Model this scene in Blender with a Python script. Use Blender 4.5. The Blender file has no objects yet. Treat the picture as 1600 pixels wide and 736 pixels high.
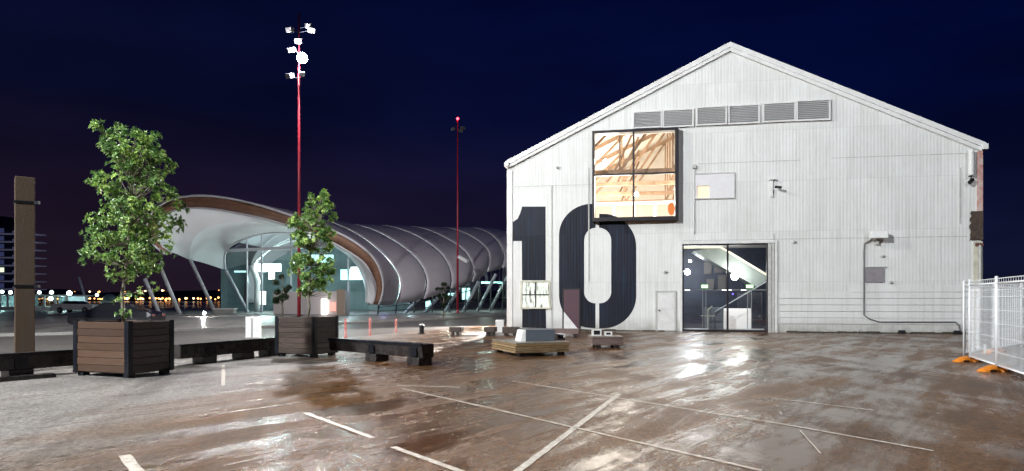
import bpy, bmesh, math, random
from mathutils import Vector, Matrix, noise
R = math.radians
random.seed(7)
C = bpy.context.scene.collection

# ------------------------------------------------------------------ camera, world, lights, exposure
sc = bpy.context.scene
F = 1600 * 24 / 36.0          # focal length in photo pixels
HY = 467.0                    # horizon row in the photo
EYE = 1.6
cd = bpy.data.cameras.new('camera'); cam = bpy.data.objects.new('camera', cd); C.objects.link(cam)
cam.location = (0, 0, EYE); cam.rotation_euler = (R(90), 0, 0)
cd.lens = 24; cd.sensor_width = 36; cd.shift_y = (HY - 368) / 1600; cd.clip_end = 4000; cd.clip_start = 0.05
sc.camera = cam
sc.view_settings.view_transform = 'Standard'; sc.view_settings.look = 'None'
sc.view_settings.exposure = 0.0; sc.view_settings.gamma = 1.0
sc.cycles.use_denoising = True
sc.cycles.max_bounces = 8; sc.cycles.sample_clamp_indirect = 6
sc.cycles.caustics_reflective = False; sc.cycles.caustics_refractive = False

w = bpy.data.worlds.new("World"); sc.world = w; w.use_nodes = True
nt = w.node_tree; N = nt.nodes; L = nt.links
bg = N['Background']
tc = N.new('ShaderNodeTexCoord'); sp = N.new('ShaderNodeSeparateXYZ'); L.new(tc.outputs['Generated'], sp.inputs[0])
rz = N.new('ShaderNodeValToRGB'); L.new(sp.outputs['Z'], rz.inputs[0])       # night sky, horizon glow to zenith
e = rz.color_ramp.elements
e[0].position = 0.0; e[0].color = (.0150, .0085, .0150, 1)
e[1].position = 0.42; e[1].color = (.0012, .0028, .0200, 1)
a = e.new(.12); a.color = (.0105, .0062, .0170, 1)
a = e.new(.25); a.color = (.0028, .0036, .0185, 1)
mr = N.new('ShaderNodeMapRange'); mr.inputs[1].default_value = -.5; mr.inputs[2].default_value = .45
L.new(sp.outputs['X'], mr.inputs[0])
mx = N.new('ShaderNodeMix'); mx.data_type = 'RGBA'; mx.blend_type = 'MULTIPLY'
L.new(mr.outputs[0], mx.inputs[0]); L.new(rz.outputs[0], mx.inputs[6]); mx.inputs[7].default_value = (.35, .85, 1.55, 1)
ns = N.new('ShaderNodeTexNoise'); ns.inputs['Scale'].default_value = 2.2; ns.inputs['Detail'].default_value = 3
mp = N.new('ShaderNodeMapping'); mp.inputs['Scale'].default_value = (1, 1, 3.5)
L.new(tc.outputs['Generated'], mp.inputs[0]); L.new(mp.outputs[0], ns.inputs[0])
mr2 = N.new('ShaderNodeMapRange'); mr2.inputs[1].default_value = .3; mr2.inputs[2].default_value = .7
mr2.inputs[3].default_value = .65; mr2.inputs[4].default_value = 1.45; L.new(ns.outputs[0], mr2.inputs[0])
vm = N.new('ShaderNodeVectorMath'); vm.operation = 'SCALE'; L.new(mx.outputs[2], vm.inputs[0]); L.new(mr2.outputs[0], vm.inputs['Scale'])
L.new(vm.outputs[0], bg.inputs[0]); bg.inputs[1].default_value = 1.0

def light(kind, name, loc, power, color=(1, 1, 1), target=None, size=.3, cone=60, blend=.5, parent=None):
    d = bpy.data.lights.new(name, kind); d.energy = power; d.color = color
    if kind in ('POINT', 'SPOT'): d.shadow_soft_size = size
    if kind == 'SPOT': d.spot_size = R(cone); d.spot_blend = blend
    if kind == 'AREA': d.size = size
    o = bpy.data.objects.new(name, d); C.objects.link(o); o.location = loc
    if target is not None:
        o.rotation_euler = (Vector(target) - Vector(loc)).to_track_quat('-Z', 'Y').to_euler()
    return o

# the floodlights of the wharf (heads are modelled on their masts further down)
MAST0 = Vector((-23, 22, 0)); MAST1 = Vector((-15.6, 50, 0)); MAST2 = Vector((21, -9, 0))
light('SPOT', 'mast_flood_light', MAST0 + Vector((.9, -.2, 20)), 16000, (1, .97, .90), (-1, 22, 0), .35, 125, .6)
light('SPOT', 'mast_flood_light', MAST0 + Vector((.8, .3, 20.6)), 9000, (.97, 1, .96), (14, 31, 5), .5, 50, .6)
light('POINT', 'mast_flood_light', MAST1 + Vector((.55, -.95, 19.0)), 13500, (1, .95, .95), None, .3)
light('SPOT', 'mast_flood_light', MAST2 + Vector((-.6, .8, 21)), 15000, (.90, .96, 1), (15, 31, 6), .5, 44, .7)
MAST3 = Vector((-25, -5, 0))
light('SPOT', 'mast_flood_light', MAST3 + Vector((.8, .5, 20.5)), 92000, (.95, .98, 1), (-2, 24, 2), .5, 84, .6)
PAVING_FILL = Vector((1.15, 45, 6.5))  # unseen lamp added beside the shed to brighten the paving
light('SPOT', 'added_paving_light', PAVING_FILL, 60000, (1, .93, .86), (-2.8, 29, 0), .12, 70, .6)

# ------------------------------------------------------------------ helpers
def P(px, py, Z): return Vector(((px - 800) / F * Z, Z, EYE + (HY - py) / F * Z))
def G(px, py, h=0.0):
    Z = (EYE - h) * F / (py - HY); return Vector(((px - 800) / F * Z, Z, h))

def nm(name): 
    return name
def mat(name, base=(.5, .5, .5), rough=.6, metal=0., var=0., vscale=4., bump=0., bscale=40., spec=.5, stretch=(1, 1, 1), col2=None, coat=0., trans=0., island=0.):
    m = bpy.data.materials.new(name); m.use_nodes = True
    n = m.node_tree.nodes; l = m.node_tree.links; b = n['Principled BSDF']
    b.inputs['Base Color'].default_value = (*base, 1); b.inputs['Roughness'].default_value = rough
    b.inputs['Metallic'].default_value = metal; b.inputs['Specular IOR Level'].default_value = spec
    b.inputs['Coat Weight'].default_value = coat; b.inputs['Transmission Weight'].default_value = trans
    t = n.new('ShaderNodeTexCoord'); mp = n.new('ShaderNodeMapping'); mp.inputs['Scale'].default_value = stretch
    l.new(t.outputs['Object'], mp.inputs[0])
    if var > 0 or col2:
        q = n.new('ShaderNodeTexNoise'); q.inputs['Scale'].default_value = vscale; q.inputs['Detail'].default_value = 6
        q.inputs['Roughness'].default_value = .65
        l.new(mp.outputs[0], q.inputs[0])
        r = n.new('ShaderNodeValToRGB'); l.new(q.outputs[0], r.inputs[0])
        c2 = col2 or tuple(max(0, c * (1 - var)) for c in base)
        c1 = base if col2 else tuple(min(1, c * (1 + var * .6)) for c in base)
        r.color_ramp.elements[0].position = .32; r.color_ramp.elements[0].color = (*c2, 1)
        r.color_ramp.elements[1].position = .68; r.color_ramp.elements[1].color = (*c1, 1)
        l.new(r.outputs[0], b.inputs['Base Color'])
        rr = n.new('ShaderNodeMapRange'); rr.inputs[3].default_value = max(.03, rough - .12); rr.inputs[4].default_value = min(1, rough + .12)
        l.new(q.outputs[0], rr.inputs[0]); l.new(rr.outputs[0], b.inputs['Roughness'])
    if island > 0:
        gi = n.new('ShaderNodeNewGeometry'); mi_ = n.new('ShaderNodeMapRange'); mi_.inputs[3].default_value = 1 - island; mi_.inputs[4].default_value = 1 + island * .7
        l.new(gi.outputs['Random Per Island'], mi_.inputs[0]); sc__ = n.new('ShaderNodeVectorMath'); sc__.operation = 'SCALE'
        src = b.inputs['Base Color'].links[0].from_socket; l.new(src, sc__.inputs[0]); l.new(mi_.outputs[0], sc__.inputs['Scale']); l.new(sc__.outputs[0], b.inputs['Base Color'])
    if bump > 0:
        q2 = n.new('ShaderNodeTexNoise'); q2.inputs['Scale'].default_value = bscale; q2.inputs['Detail'].default_value = 4
        l.new(mp.outputs[0], q2.inputs[0])
        bp = n.new('ShaderNodeBump'); bp.inputs['Strength'].default_value = bump; bp.inputs['Distance'].default_value = .01
        l.new(q2.outputs[0], bp.inputs['Height']); l.new(bp.outputs[0], b.inputs['Normal'])
    return m
def glow(name, color, strength):
    m = bpy.data.materials.new(name); m.use_nodes = True
    b = m.node_tree.nodes['Principled BSDF']; b.inputs['Base Color'].default_value = (*color, 1)
    b.inputs['Emission Color'].default_value = (*color, 1); b.inputs['Emission Strength'].default_value = strength
    return m
def glassmat(name, tint=(.9, .95, .95), rough=.02, mixf=.12, gloss=(1, 1, 1)):
    m = bpy.data.materials.new(name); m.use_nodes = True; n = m.node_tree.nodes; l = m.node_tree.links
    n.remove(n['Principled BSDF']); out = n['Material Output']
    tr = n.new('ShaderNodeBsdfTransparent'); tr.inputs[0].default_value = (*tint, 1)
    gl = n.new('ShaderNodeBsdfGlossy'); gl.inputs['Roughness'].default_value = rough; gl.inputs[0].default_value = (*gloss, 1)
    lw_ = n.new('ShaderNodeLayerWeight'); fr = n.new('ShaderNodeMath'); fr.operation = 'POWER'; fr.inputs[1].default_value = 4; l.new(lw_.outputs['Facing'], fr.inputs[0])
    ad = n.new('ShaderNodeMath'); ad.operation = 'ADD'; ad.inputs[1].default_value = mixf; ad.use_clamp = True; l.new(fr.outputs[0], ad.inputs[0])
    mx = n.new('ShaderNodeMixShader'); l.new(ad.outputs[0], mx.inputs[0]); l.new(tr.outputs[0], mx.inputs[1]); l.new(gl.outputs[0], mx.inputs[2])
    l.new(mx.outputs[0], out.inputs[0]); return m

def tag(o, label=None, cat=None, group=None, kind=None):
    if label: o['label'] = label
    if cat: o['category'] = cat
    if group: o['group'] = group
    if kind: o['kind'] = kind
    return o
def thing(name, label, cat, loc=(0, 0, 0), rz=0., group=None):
    o = bpy.data.objects.new(name, None); C.objects.link(o); o.location = loc; o.rotation_euler = (0, 0, rz)
    o.empty_display_size = .2
    return tag(o, label, cat, group)
def tolocal(t, p):
    return Matrix.Rotation(-t.rotation_euler.z, 3, 'Z') @ (Vector(p) - t.location)

class MB:
    def __init__(s): s.v = []; s.f = []; s.mi = []; s.cur = 0
    def face(s, pts):
        i = len(s.v); s.v += [Vector(p) for p in pts]; s.f.append(tuple(range(i, i + len(pts)))); s.mi.append(s.cur); return s
    def hexa(s, a):                   # 8 corners: bottom 4 ccw, top 4 ccw
        i = len(s.v); s.v += [Vector(p) for p in a]
        for q in ((3, 2, 1, 0), (4, 5, 6, 7), (0, 1, 5, 4), (1, 2, 6, 5), (2, 3, 7, 6), (3, 0, 4, 7)):
            s.f.append(tuple(i + k for k in q)); s.mi.append(s.cur)
        return s
    def box(s, x0, x1, y0, y1, z0, z1):
        return s.hexa([(x0, y0, z0), (x1, y0, z0), (x1, y1, z0), (x0, y1, z0), (x0, y0, z1), (x1, y0, z1), (x1, y1, z1), (x0, y1, z1)])
    def bar(s, p0, p1, wd, ht, up=(0, 0, 1)):
        p0 = Vector(p0); p1 = Vector(p1); d = (p1 - p0).normalized(); u = Vector(up)
        x = d.cross(u)
        if x.length < 1e-4: x = d.cross(Vector((0, 1, 0)))
        x.normalize(); y = x.cross(d).normalized(); x *= wd / 2; y *= ht / 2
        return s.hexa([p0 - x - y, p0 + x - y, p0 + x + y, p0 - x + y, p1 - x - y, p1 + x - y, p1 + x + y, p1 - x + y])
    def tube(s, pts, r, n=8, cap=True):
        pts = [Vector(p) for p in pts]; m = len(pts); rs = r if isinstance(r, (list, tuple)) else [r] * m
        base = len(s.v); prev = None
        for i, p in enumerate(pts):
            d = (pts[min(i + 1, m - 1)] - pts[max(i - 1, 0)]).normalized()
            if prev is None:
                x = d.cross(Vector((0, 0, 1)))
                if x.length < .05: x = d.cross(Vector((0, 1, 0)))
            else: x = prev - d * prev.dot(d)
            x.normalize(); y = d.cross(x); prev = x
            for k in range(n):
                a = 2 * math.pi * k / n; s.v.append(p + (x * math.cos(a) + y * math.sin(a)) * rs[i])
        for i in range(m - 1):
            for k in range(n):
                a = base + i * n + k; b = base + i * n + (k + 1) % n
                s.f.append((a, b, b + n, a + n)); s.mi.append(s.cur)
        if cap:
            s.f.append(tuple(base + k for k in range(n))[::-1]); s.mi.append(s.cur)
            s.f.append(tuple(base + (m - 1) * n + k for k in range(n))); s.mi.append(s.cur)
        return s
    def lathe(s, c, prof, n=16):        # prof: (r, z)
        base = len(s.v); m = len(prof)
        for r, z in prof:
            for k in range(n):
                a = 2 * math.pi * k / n; s.v.append(Vector((c[0] + r * math.cos(a), c[1] + r * math.sin(a), c[2] + z)))
        for i in range(m - 1):
            for k in range(n):
                a = base + i * n + k; b = base + i * n + (k + 1) % n
                s.f.append((a, b, b + n, a + n)); s.mi.append(s.cur)
        return s
    def ball(s, c, r, n=10):
        c = Vector(c); pr = [(max(1e-3, r * math.sin(math.pi * i / n)), -r * math.cos(math.pi * i / n)) for i in range(n + 1)]
        return s.lathe(c, pr, n)
    def grid(s, rows):                # rows of equal length
        base = len(s.v); m = len(rows[0])
        for r in rows: s.v += [Vector(p) for p in r]
        for i in range(len(rows) - 1):
            for k in range(m - 1):
                a = base + i * m + k; s.f.append((a, a + 1, a + m + 1, a + m)); s.mi.append(s.cur)
        return s
    def build(s, name, m, parent=None, world=False, bevel=0., smooth=False, solid=0.):
        me = bpy.data.meshes.new(name)
        vs = [tolocal(parent, p) for p in s.v] if (world and parent) else s.v
        me.from_pydata([tuple(p) for p in vs], [], s.f)
        ms = m if isinstance(m, (list, tuple)) else [m]
        for q in ms: me.materials.append(q)
        if len(ms) > 1:
            for p, i in zip(me.polygons, s.mi): p.material_index = i
        bm = bmesh.new(); bm.from_mesh(me)
        bmesh.ops.remove_doubles(bm, verts=bm.verts, dist=1e-5); bmesh.ops.recalc_face_normals(bm, faces=bm.faces)
        bm.to_mesh(me); bm.free()
        if smooth:
            for p in me.polygons: p.use_smooth = True
        o = bpy.data.objects.new(name, me); C.objects.link(o)
        if parent: o.parent = parent
        if bevel:
            b = o.modifiers.new('bevel', 'BEVEL'); b.width = bevel; b.segments = 2; b.limit_method = 'ANGLE'; b.angle_limit = R(40)
        if solid:
            b = o.modifiers.new('solid', 'SOLIDIFY'); b.thickness = solid; b.offset = 0
        return o
def dup(root, loc=None, rz=None, label=None, group=None):
    r = root.copy(); C.objects.link(r)
    if loc is not None: r.location = loc
    if rz is not None: r.rotation_euler = (0, 0, rz)
    if label: r['label'] = label
    if group: r['group'] = group
    for ch in list(root.children):
        c = ch.copy(); C.objects.link(c); c.parent = r
        for g in list(ch.children):
            d = g.copy(); C.objects.link(d); d.parent = c
    return r

# ------------------------------------------------------------------ materials
def ground_material():
    m = bpy.data.materials.new('wet_asphalt'); m.use_nodes = True; n = m.node_tree.nodes; l = m.node_tree.links
    b = n['Principled BSDF']; t = n.new('ShaderNodeTexCoord')
    def nz(scale, stretch=(1, 1, 1), rot=0, det=6, rough=.6, dist=0, off=(0, 0, 0)):
        mp = n.new('ShaderNodeMapping'); mp.inputs['Rotation'].default_value = (0, 0, rot); mp.inputs['Location'].default_value = off
        mp2 = n.new('ShaderNodeMapping'); mp2.inputs['Scale'].default_value = stretch
        l.new(t.outputs['Object'], mp.inputs[0]); l.new(mp.outputs[0], mp2.inputs[0])
        q = n.new('ShaderNodeTexNoise'); q.inputs['Scale'].default_value = scale; q.inputs['Detail'].default_value = det
        q.inputs['Roughness'].default_value = rough; q.inputs['Distortion'].default_value = dist; l.new(mp2.outputs[0], q.inputs[0]); return q.outputs[0]
    def ramp(src, p0, c0, p1, c1, mid=None):
        r = n.new('ShaderNodeValToRGB'); l.new(src, r.inputs[0]); e = r.color_ramp.elements
        e[0].position = p0; e[0].color = c0 if len(c0) == 4 else (*c0, 1); e[1].position = p1; e[1].color = (*c1, 1)
        if mid: k = e.new(mid[0]); k.color = (*mid[1], 1)
        return r.outputs[0]
    def mixc(f, a_, b_, mode='MIX'):
        x = n.new('ShaderNodeMix'); x.data_type = 'RGBA'; x.blend_type = mode
        if isinstance(f, float): x.inputs[0].default_value = f
        else: l.new(f, x.inputs[0])
        for s_, i in ((a_, 6), (b_, 7)):
            if isinstance(s_, tuple): x.inputs[i].default_value = (*s_, 1)
            else: l.new(s_, x.inputs[i])
        return x.outputs[2]
    def math_(op, a_, b_, clamp=True):
        x = n.new('ShaderNodeMath'); x.operation = op; x.use_clamp = clamp
        for s_, i in ((a_, 0), (b_, 1)):
            if isinstance(s_, (int, float)): x.inputs[i].default_value = s_
            else: l.new(s_, x.inputs[i])
        return x.outputs[0]
    B0 = (0, 0, 0); W1 = (1, 1, 1)
    big = nz(.11, (1, 1, 1), .3, 4)
    drag = nz(.75, (1, .12, 1), R(38), 9, .66, .5)          # tyre and squeegee drags
    drag2 = nz(.7, (1, .12, 1), R(-14), 9, .66, .4, (5, 2, 0))
    drag3 = nz(1.6, (1, .22, 1), R(34), 7, .72, .5, (1, 7, 0))
    grain = nz(30, (1, .38, 1), .15, 4, .85)
    mid = nz(11, (1, .6, 1), .4, 5, .8)
    fine = nz(24, (1, .42, 1), -.2, 5, .8)
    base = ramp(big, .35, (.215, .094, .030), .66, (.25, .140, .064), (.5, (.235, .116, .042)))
    # left part paler grey: lamp glare on the wet ground put into the colour
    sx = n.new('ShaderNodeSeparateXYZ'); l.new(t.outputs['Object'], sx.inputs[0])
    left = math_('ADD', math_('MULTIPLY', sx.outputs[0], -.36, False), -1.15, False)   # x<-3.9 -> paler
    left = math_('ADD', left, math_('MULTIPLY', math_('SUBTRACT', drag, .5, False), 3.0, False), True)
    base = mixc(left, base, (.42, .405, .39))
    pale = ramp(drag, .52, B0, .68, W1)
    base = mixc(math_('MULTIPLY', pale, .10), base, (.27, .225, .18))
    darks = ramp(drag2, .36, W1, .50, B0)
    base = mixc(math_('MULTIPLY', darks, .55), base, (.07, .052, .038))
    base = mixc(ramp(grain, .40, W1, .54, B0), base, mixc(1.0, base, (.28, .26, .25), 'MULTIPLY'))
    base = mixc(ramp(mid, .36, W1, .56, B0), base, mixc(1.0, base, (.52, .48, .45), 'MULTIPLY'))
    base = mixc(ramp(fine, .54, B0, .66, (.75, .75, .75)), base, mixc(1.0, base, (2.1, 2.0, 1.95), 'MULTIPLY'))
    # wetness: a film everywhere, still puddles in the low places
    wetn = math_('ADD', math_('ADD', math_('MULTIPLY', drag, .38, False), math_('MULTIPLY', drag2, .27, False), False), math_('MULTIPLY', drag3, .35, False), False)
    pud = ramp(wetn, .465, B0, .555, W1)
    base = mixc(ramp(drag3, .42, (.5, .5, .5), .50, B0), base, mixc(1.0, base, (.5, .45, .42), 'MULTIPLY'))
    notleft = math_('SUBTRACT', 1, math_('MULTIPLY', left, .7))
    pud = math_('MULTIPLY', pud, notleft)
    base = mixc(math_('MULTIPLY', pud, .60), base, mixc(1.0, base, (.30, .28, .27), 'MULTIPLY'))
    l.new(base, b.inputs['Base Color'])
    rg = n.new('ShaderNodeMapRange'); rg.inputs[3].default_value = .38; rg.inputs[4].default_value = .12; l.new(pud, rg.inputs[0])
    l.new(rg.outputs[0], b.inputs['Roughness']); l.new(math_('ADD', math_('MULTIPLY', pud, .30), .18), b.inputs['Specular IOR Level'])
    bp = n.new('ShaderNodeBump'); bp.inputs['Distance'].default_value = .016
    l.new(math_('SUBTRACT', .9, math_('MULTIPLY', pud, .72)), bp.inputs['Strength'])
    l.new(math_('ADD', grain, math_('MULTIPLY', fine, .8), False), bp.inputs['Height']); l.new(bp.outputs[0], b.inputs['Normal'])
    return m

def cladding_material(name, base, dirt=(.42, .42, .38), wave=True, dark=False, horizontal=False, sheets=.05):
    m = bpy.data.materials.new(name); m.use_nodes = True; n = m.node_tree.nodes; l = m.node_tree.links
    b = n['Principled BSDF']; t = n.new('ShaderNodeTexCoord')
    sx = n.new('ShaderNodeSeparateXYZ'); l.new(t.outputs['Object'], sx.inputs[0])
    cb = n.new('ShaderNodeCombineXYZ'); l.new(sx.outputs[0], cb.inputs[0]); l.new(sx.outputs[2], cb.inputs[1])
    br = n.new('ShaderNodeTexBrick'); br.offset = .37; br.inputs['Scale'].default_value = 1
    br.inputs['Brick Width'].default_value = .78; br.inputs['Row Height'].default_value = 2.42
    br.inputs['Mortar Size'].default_value = .008; br.inputs['Mortar Smooth'].default_value = .3
    br.inputs['Color1'].default_value = tuple(c * (1 - sheets) for c in base) + (1,)
    br.inputs['Color2'].default_value = tuple(min(.9, c * (1 + sheets * .7)) for c in base) + (1,)
    br.inputs['Mortar'].default_value = tuple(c * .80 for c in base) + (1,)
    l.new(cb.outputs[0], br.inputs[0])
    # vertical grime runs
    mp = n.new('ShaderNodeMapping'); mp.inputs['Scale'].default_value = (5.5, 5.5, .22); l.new(t.outputs['Object'], mp.inputs[0])
    q = n.new('ShaderNodeTexNoise'); q.inputs['Scale'].default_value = 1.4; q.inputs['Detail'].default_value = 7; q.inputs['Roughness'].default_value = .7; l.new(mp.outputs[0], q.inputs[0])
    r = n.new('ShaderNodeValToRGB'); l.new(q.outputs[0], r.inputs[0]); r.color_ramp.elements[0].position = .50; r.color_ramp.elements[0].color = (0, 0, 0, 1)
    r.color_ramp.elements[1].position = .80; r.color_ramp.elements[1].color = (.95, .95, .95, 1) if dark else (.62, .62, .62, 1)
    x = n.new('ShaderNodeMix'); x.data_type = 'RGBA'; l.new(r.outputs[0], x.inputs[0]); l.new(br.outputs[0], x.inputs[6]); x.inputs[7].default_value = (*dirt, 1)
    # blotchy wear
    q2 = n.new('ShaderNodeTexNoise'); q2.inputs['Scale'].default_value = .9; q2.inputs['Detail'].default_value = 9; q2.inputs['Roughness'].default_value = .75; l.new(t.outputs['Object'], q2.inputs[0])
    r2 = n.new('ShaderNodeValToRGB'); l.new(q2.outputs[0], r2.inputs[0]); r2.color_ramp.elements[0].position = .30; r2.color_ramp.elements[0].color = (.88, .87, .84, 1)
    r2.color_ramp.elements[1].position = .62; r2.color_ramp.elements[1].color = (1, 1, 1, 1)
    x2 = n.new('ShaderNodeMix'); x2.data_type = 'RGBA'; x2.blend_type = 'MULTIPLY'; x2.inputs[0].default_value = .75
    l.new(x.outputs[2], x2.inputs[6]); l.new(r2.outputs[0], x2.inputs[7])
    # splash-back dirt near the ground, broken up
    mrz = n.new('ShaderNodeMapRange'); mrz.inputs[1].default_value = .75; mrz.inputs[2].default_value = .0; l.new(sx.outputs[2], mrz.inputs[0])
    q3 = n.new('ShaderNodeTexNoise'); q3.inputs['Scale'].default_value = 2.6; q3.inputs['Detail'].default_value = 8; l.new(t.outputs['Object'], q3.inputs[0])
    mm = n.new('ShaderNodeMath'); mm.operation = 'MULTIPLY'; l.new(mrz.outputs[0], mm.inputs[0]); l.new(q3.outputs[0], mm.inputs[1])
    x3 = n.new('ShaderNodeMix'); x3.data_type = 'RGBA'; l.new(mm.outputs[0], x3.inputs[0]); l.new(x2.outputs[2], x3.inputs[6]); x3.inputs[7].default_value = (.02, .02, .018, 1) if dark else (.16, .14, .10, 1)
    l.new(x3.outputs[2], b.inputs['Base Color']); b.inputs['Roughness'].default_value = .5
    if dark: b.inputs['Specular IOR Level'].default_value = .18
    if wave:
        wv = n.new('ShaderNodeTexWave'); wv.bands_direction = 'Z' if horizontal else 'X'; wv.inputs['Scale'].default_value = 2.1 if not horizontal else .8
        l.new(t.outputs['Object'], wv.inputs[0])
        bp = n.new('ShaderNodeBump'); bp.inputs['Distance'].default_value = .03; bp.inputs['Strength'].default_value = .15
        l.new(wv.outputs['Fac'], bp.inputs['Height'])
        bp2 = n.new('ShaderNodeBump'); bp2.inputs['Distance'].default_value = .02; bp2.inputs['Strength'].default_value = .4
        l.new(q2.outputs[0], bp2.inputs['Height']); l.new(bp.outputs[0], bp2.inputs['Normal']); l.new(bp2.outputs[0], b.inputs['Normal'])
    return m

M = {}
M['asphalt'] = ground_material()
M['clad'] = cladding_material('white_corrugated_cladding', (.76, .77, .76))
M['board'] = cladding_material('white_weatherboard', (.75, .76, .75), wave=False)
M['paint_dark'] = cladding_material('navy_paint', (.014, .016, .028), dirt=(.02, .045, .085), sheets=.35, dark=True)
M['trim'] = mat('white_trim', (.74, .74, .73), .45, var=.12, vscale=3)
M['trim_grey'] = mat('pale_grey_trim', (.52, .52, .50), .5, var=.2, vscale=5)
M['louvre'] = mat('grey_louvre', (.60, .595, .60), .55, var=.12, vscale=8)
M['black'] = mat('black_metal', (.012, .013, .016), .4, var=.2)
M['blackframe'] = mat('dark_bronze_frame', (.022, .018, .022), .35)
M['rust'] = mat('rusty_iron', (.22, .07, .05), .75, var=.6, vscale=5, col2=(.05, .03, .025), bump=.4)
M['pinkpaint'] = mat('faded_red_paint', (.50, .20, .17), .6, var=.4, vscale=4, col2=(.62, .52, .48))
M['peel'] = mat('peeled_timber', (.11, .075, .055), .8, var=.6, vscale=9, col2=(.03, .022, .02), bump=.6)
M['cream'] = mat('cream_paint', (.60, .58, .48), .6, var=.25, vscale=3)
M['reddoor'] = mat('faded_maroon_door', (.09, .035, .05), .5, var=.4, vscale=5, col2=(.07, .035, .05))
M['wood_dark_shaded'] = mat('dark_and_shaded_timber', (.085, .055, .042), .45, var=.5, vscale=5, stretch=(1, 1, 9), bump=.3, bscale=30, col2=(.035, .026, .022), island=.4)  # dark timber; also the shaded-side tone of the large planter
M['wood_lit'] = mat('lit_face_planter_timber', (.095, .060, .042), .4, var=.5, vscale=4, stretch=(1, 1, 8), bump=.3, bscale=30, col2=(.085, .045, .028), island=.4)  # lighter copy: light on the large planter's faces put into the colour
M['steel'] = mat('black_steel_angle', (.014, .016, .022), .32, metal=.3, var=.2)
M['beamtop'] = mat('wet_dark_timber_beam', (.045, .04, .038), .28, var=.4, vscale=5, bump=.2, col2=(.018, .016, .017))
M['post'] = mat('weathered_timber_post', (.078, .052, .034), .85, spec=.15, var=.5, vscale=3.2, stretch=(3, 3, .45), bump=.5, bscale=26, col2=(.075, .058, .046))
M['concrete'] = mat('pale_concrete', (.38, .37, .35), .6, var=.25, vscale=6, bump=.2)
M['redpaint'] = mat('red_mast_paint', (.32, .018, .035), .4, var=.2)
M['lampbody'] = mat('pale_lamp_housing', (.10, .10, .11), .4, var=.1)
M['white'] = mat('white_paint', (.78, .78, .77), .4, var=.1)
M['soil'] = mat('planter_soil', (.05, .035, .025), .9, bump=.6)
M['bark'] = mat('young_tree_bark', (.17, .15, .11), .7, var=.4, vscale=14, bump=.5)
M['orange'] = mat('orange_plastic', (.75, .24, .02), .42, var=.2, vscale=7, bump=.15)
M['galv'] = mat('white_galvanised_mesh', (.80, .83, .85), .4)
M['line'] = mat('worn_road_paint', (.78, .74, .66), .5, var=.55, vscale=14, col2=(.34, .27, .21))
M['shell'] = mat('pale_lilac_membrane', (.60, .54, .58), .30, var=.12, vscale=.25, coat=.4)
M['soffit'] = mat('white_soffit_membrane', (.66, .66, .67), .5, var=.06, vscale=.2)
M['rimwood'] = mat('timber_rim', (.30, .16, .10), .5, var=.35, vscale=1.2, stretch=(1, 1, 6), col2=(.17, .09, .06))
M['column'] = mat('white_steel_column', (.62, .62, .66), .35)
M['glass'] = glassmat('clear_glass', (.75, .84, .84))
M['glassd'] = glassmat('dark_door_glass', (.80, .84, .86), .01, .10)
M['glassw'] = glassmat('window_glass', (.97, .97, .96), .01, .02)
M['truss'] = mat('brown_truss_timber', (.30, .19, .12), .6, var=.4, vscale=3)
M['ceil'] = mat('cream_ceiling_sheet', (.84, .79, .72), .7, var=.08, vscale=1)
M['lampwhite'] = glow('lit_lamp_white', (1, .97, .92), 60)
M['lampbulb'] = glow('lit_lamp_bulb', (1, .97, .93), 400)
M['lampsoft'] = glow('lit_panel_white', (1, .96, .9), 3.0)
M['lampteal'] = glow('lit_panel_teal', (.55, .95, .92), 1.8)
M['lampgreen'] = glow('lit_exit_sign', (.55, 1, .45), 2.4)
M['amber'] = glow('amber_marker_lamp', (1, .40, .02), 7)
M['headlamp'] = glow('lit_headlamp', (1, .97, .92), 50)
M['blueled'] = glow('blue_led', (.12, .06, 1), 9)
M['redlamp'] = glow('red_beacon', (1, .02, .03), 25)
M['citylamp'] = glow('orange_city_lamp', (1, .42, .12), 5.5)
M['cityred'] = glow('pale_city_lamp', (1, .72, .40), 6)

# ------------------------------------------------------------------ setting
o = MB().face([(-2500, -300, -1.6), (2500, -300, -1.6), (2500, 3500, -1.6), (-2500, 3500, -1.6)]).build('harbour_water', mat('dark_water', (.006, .006, .012), .12, bump=.5, bscale=.6))
tag(o, kind='structure')
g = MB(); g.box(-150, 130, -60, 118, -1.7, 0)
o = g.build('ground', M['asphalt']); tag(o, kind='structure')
hill = MB(); rows = [[], [], []]
for i in range(81):
    x = -1400 + i * 34; h = 9 + 9 * noise.noise(Vector((i * .21, 0, 0))) + 5 * noise.noise(Vector((i * .7, 3, 0)))
    rows[0].append((x, 880, -2)); rows[1].append((x, 940, max(3, h))); rows[2].append((x, 1200, max(4, h * 1.5)))
hill.grid(rows); o = hill.build('far_shore', mat('dark_far_shore', (.012, .010, .014), .9), smooth=True); tag(o, kind='structure')
# road behind the planters: a slightly smoother asphalt sheet with kerbs
road = MB()
edgeA = [(-40, 7), (-21, 13.5), (-13.2, 16.6), (-9.3, 21.5), (-6.6, 29), (-3.2, 37), (2, 48), (6, 70)]
edgeB = [(-60, 22), (-34, 24), (-24, 27.5), (-17.5, 32), (-13.5, 38), (-9.5, 45), (-4.5, 54), (0, 70)]
road.grid([[(x, y, .004) for x, y in edgeA], [(x, y, .004) for x, y in edgeB]])
o = road.build('road', mat('road_asphalt', (.085, .078, .074), .42, var=.35, vscale=.9, bump=.5, bscale=60)); tag(o, kind='structure')
kb = MB()
for (x0, y0), (x1, y1) in zip(edgeB[:-1], edgeB[1:]):
    kb.bar((x0, y0, .06), (x1, y1, .06), .16, .12)
o = kb.build('kerb', M['concrete']); tag(o, kind='structure')

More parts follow.
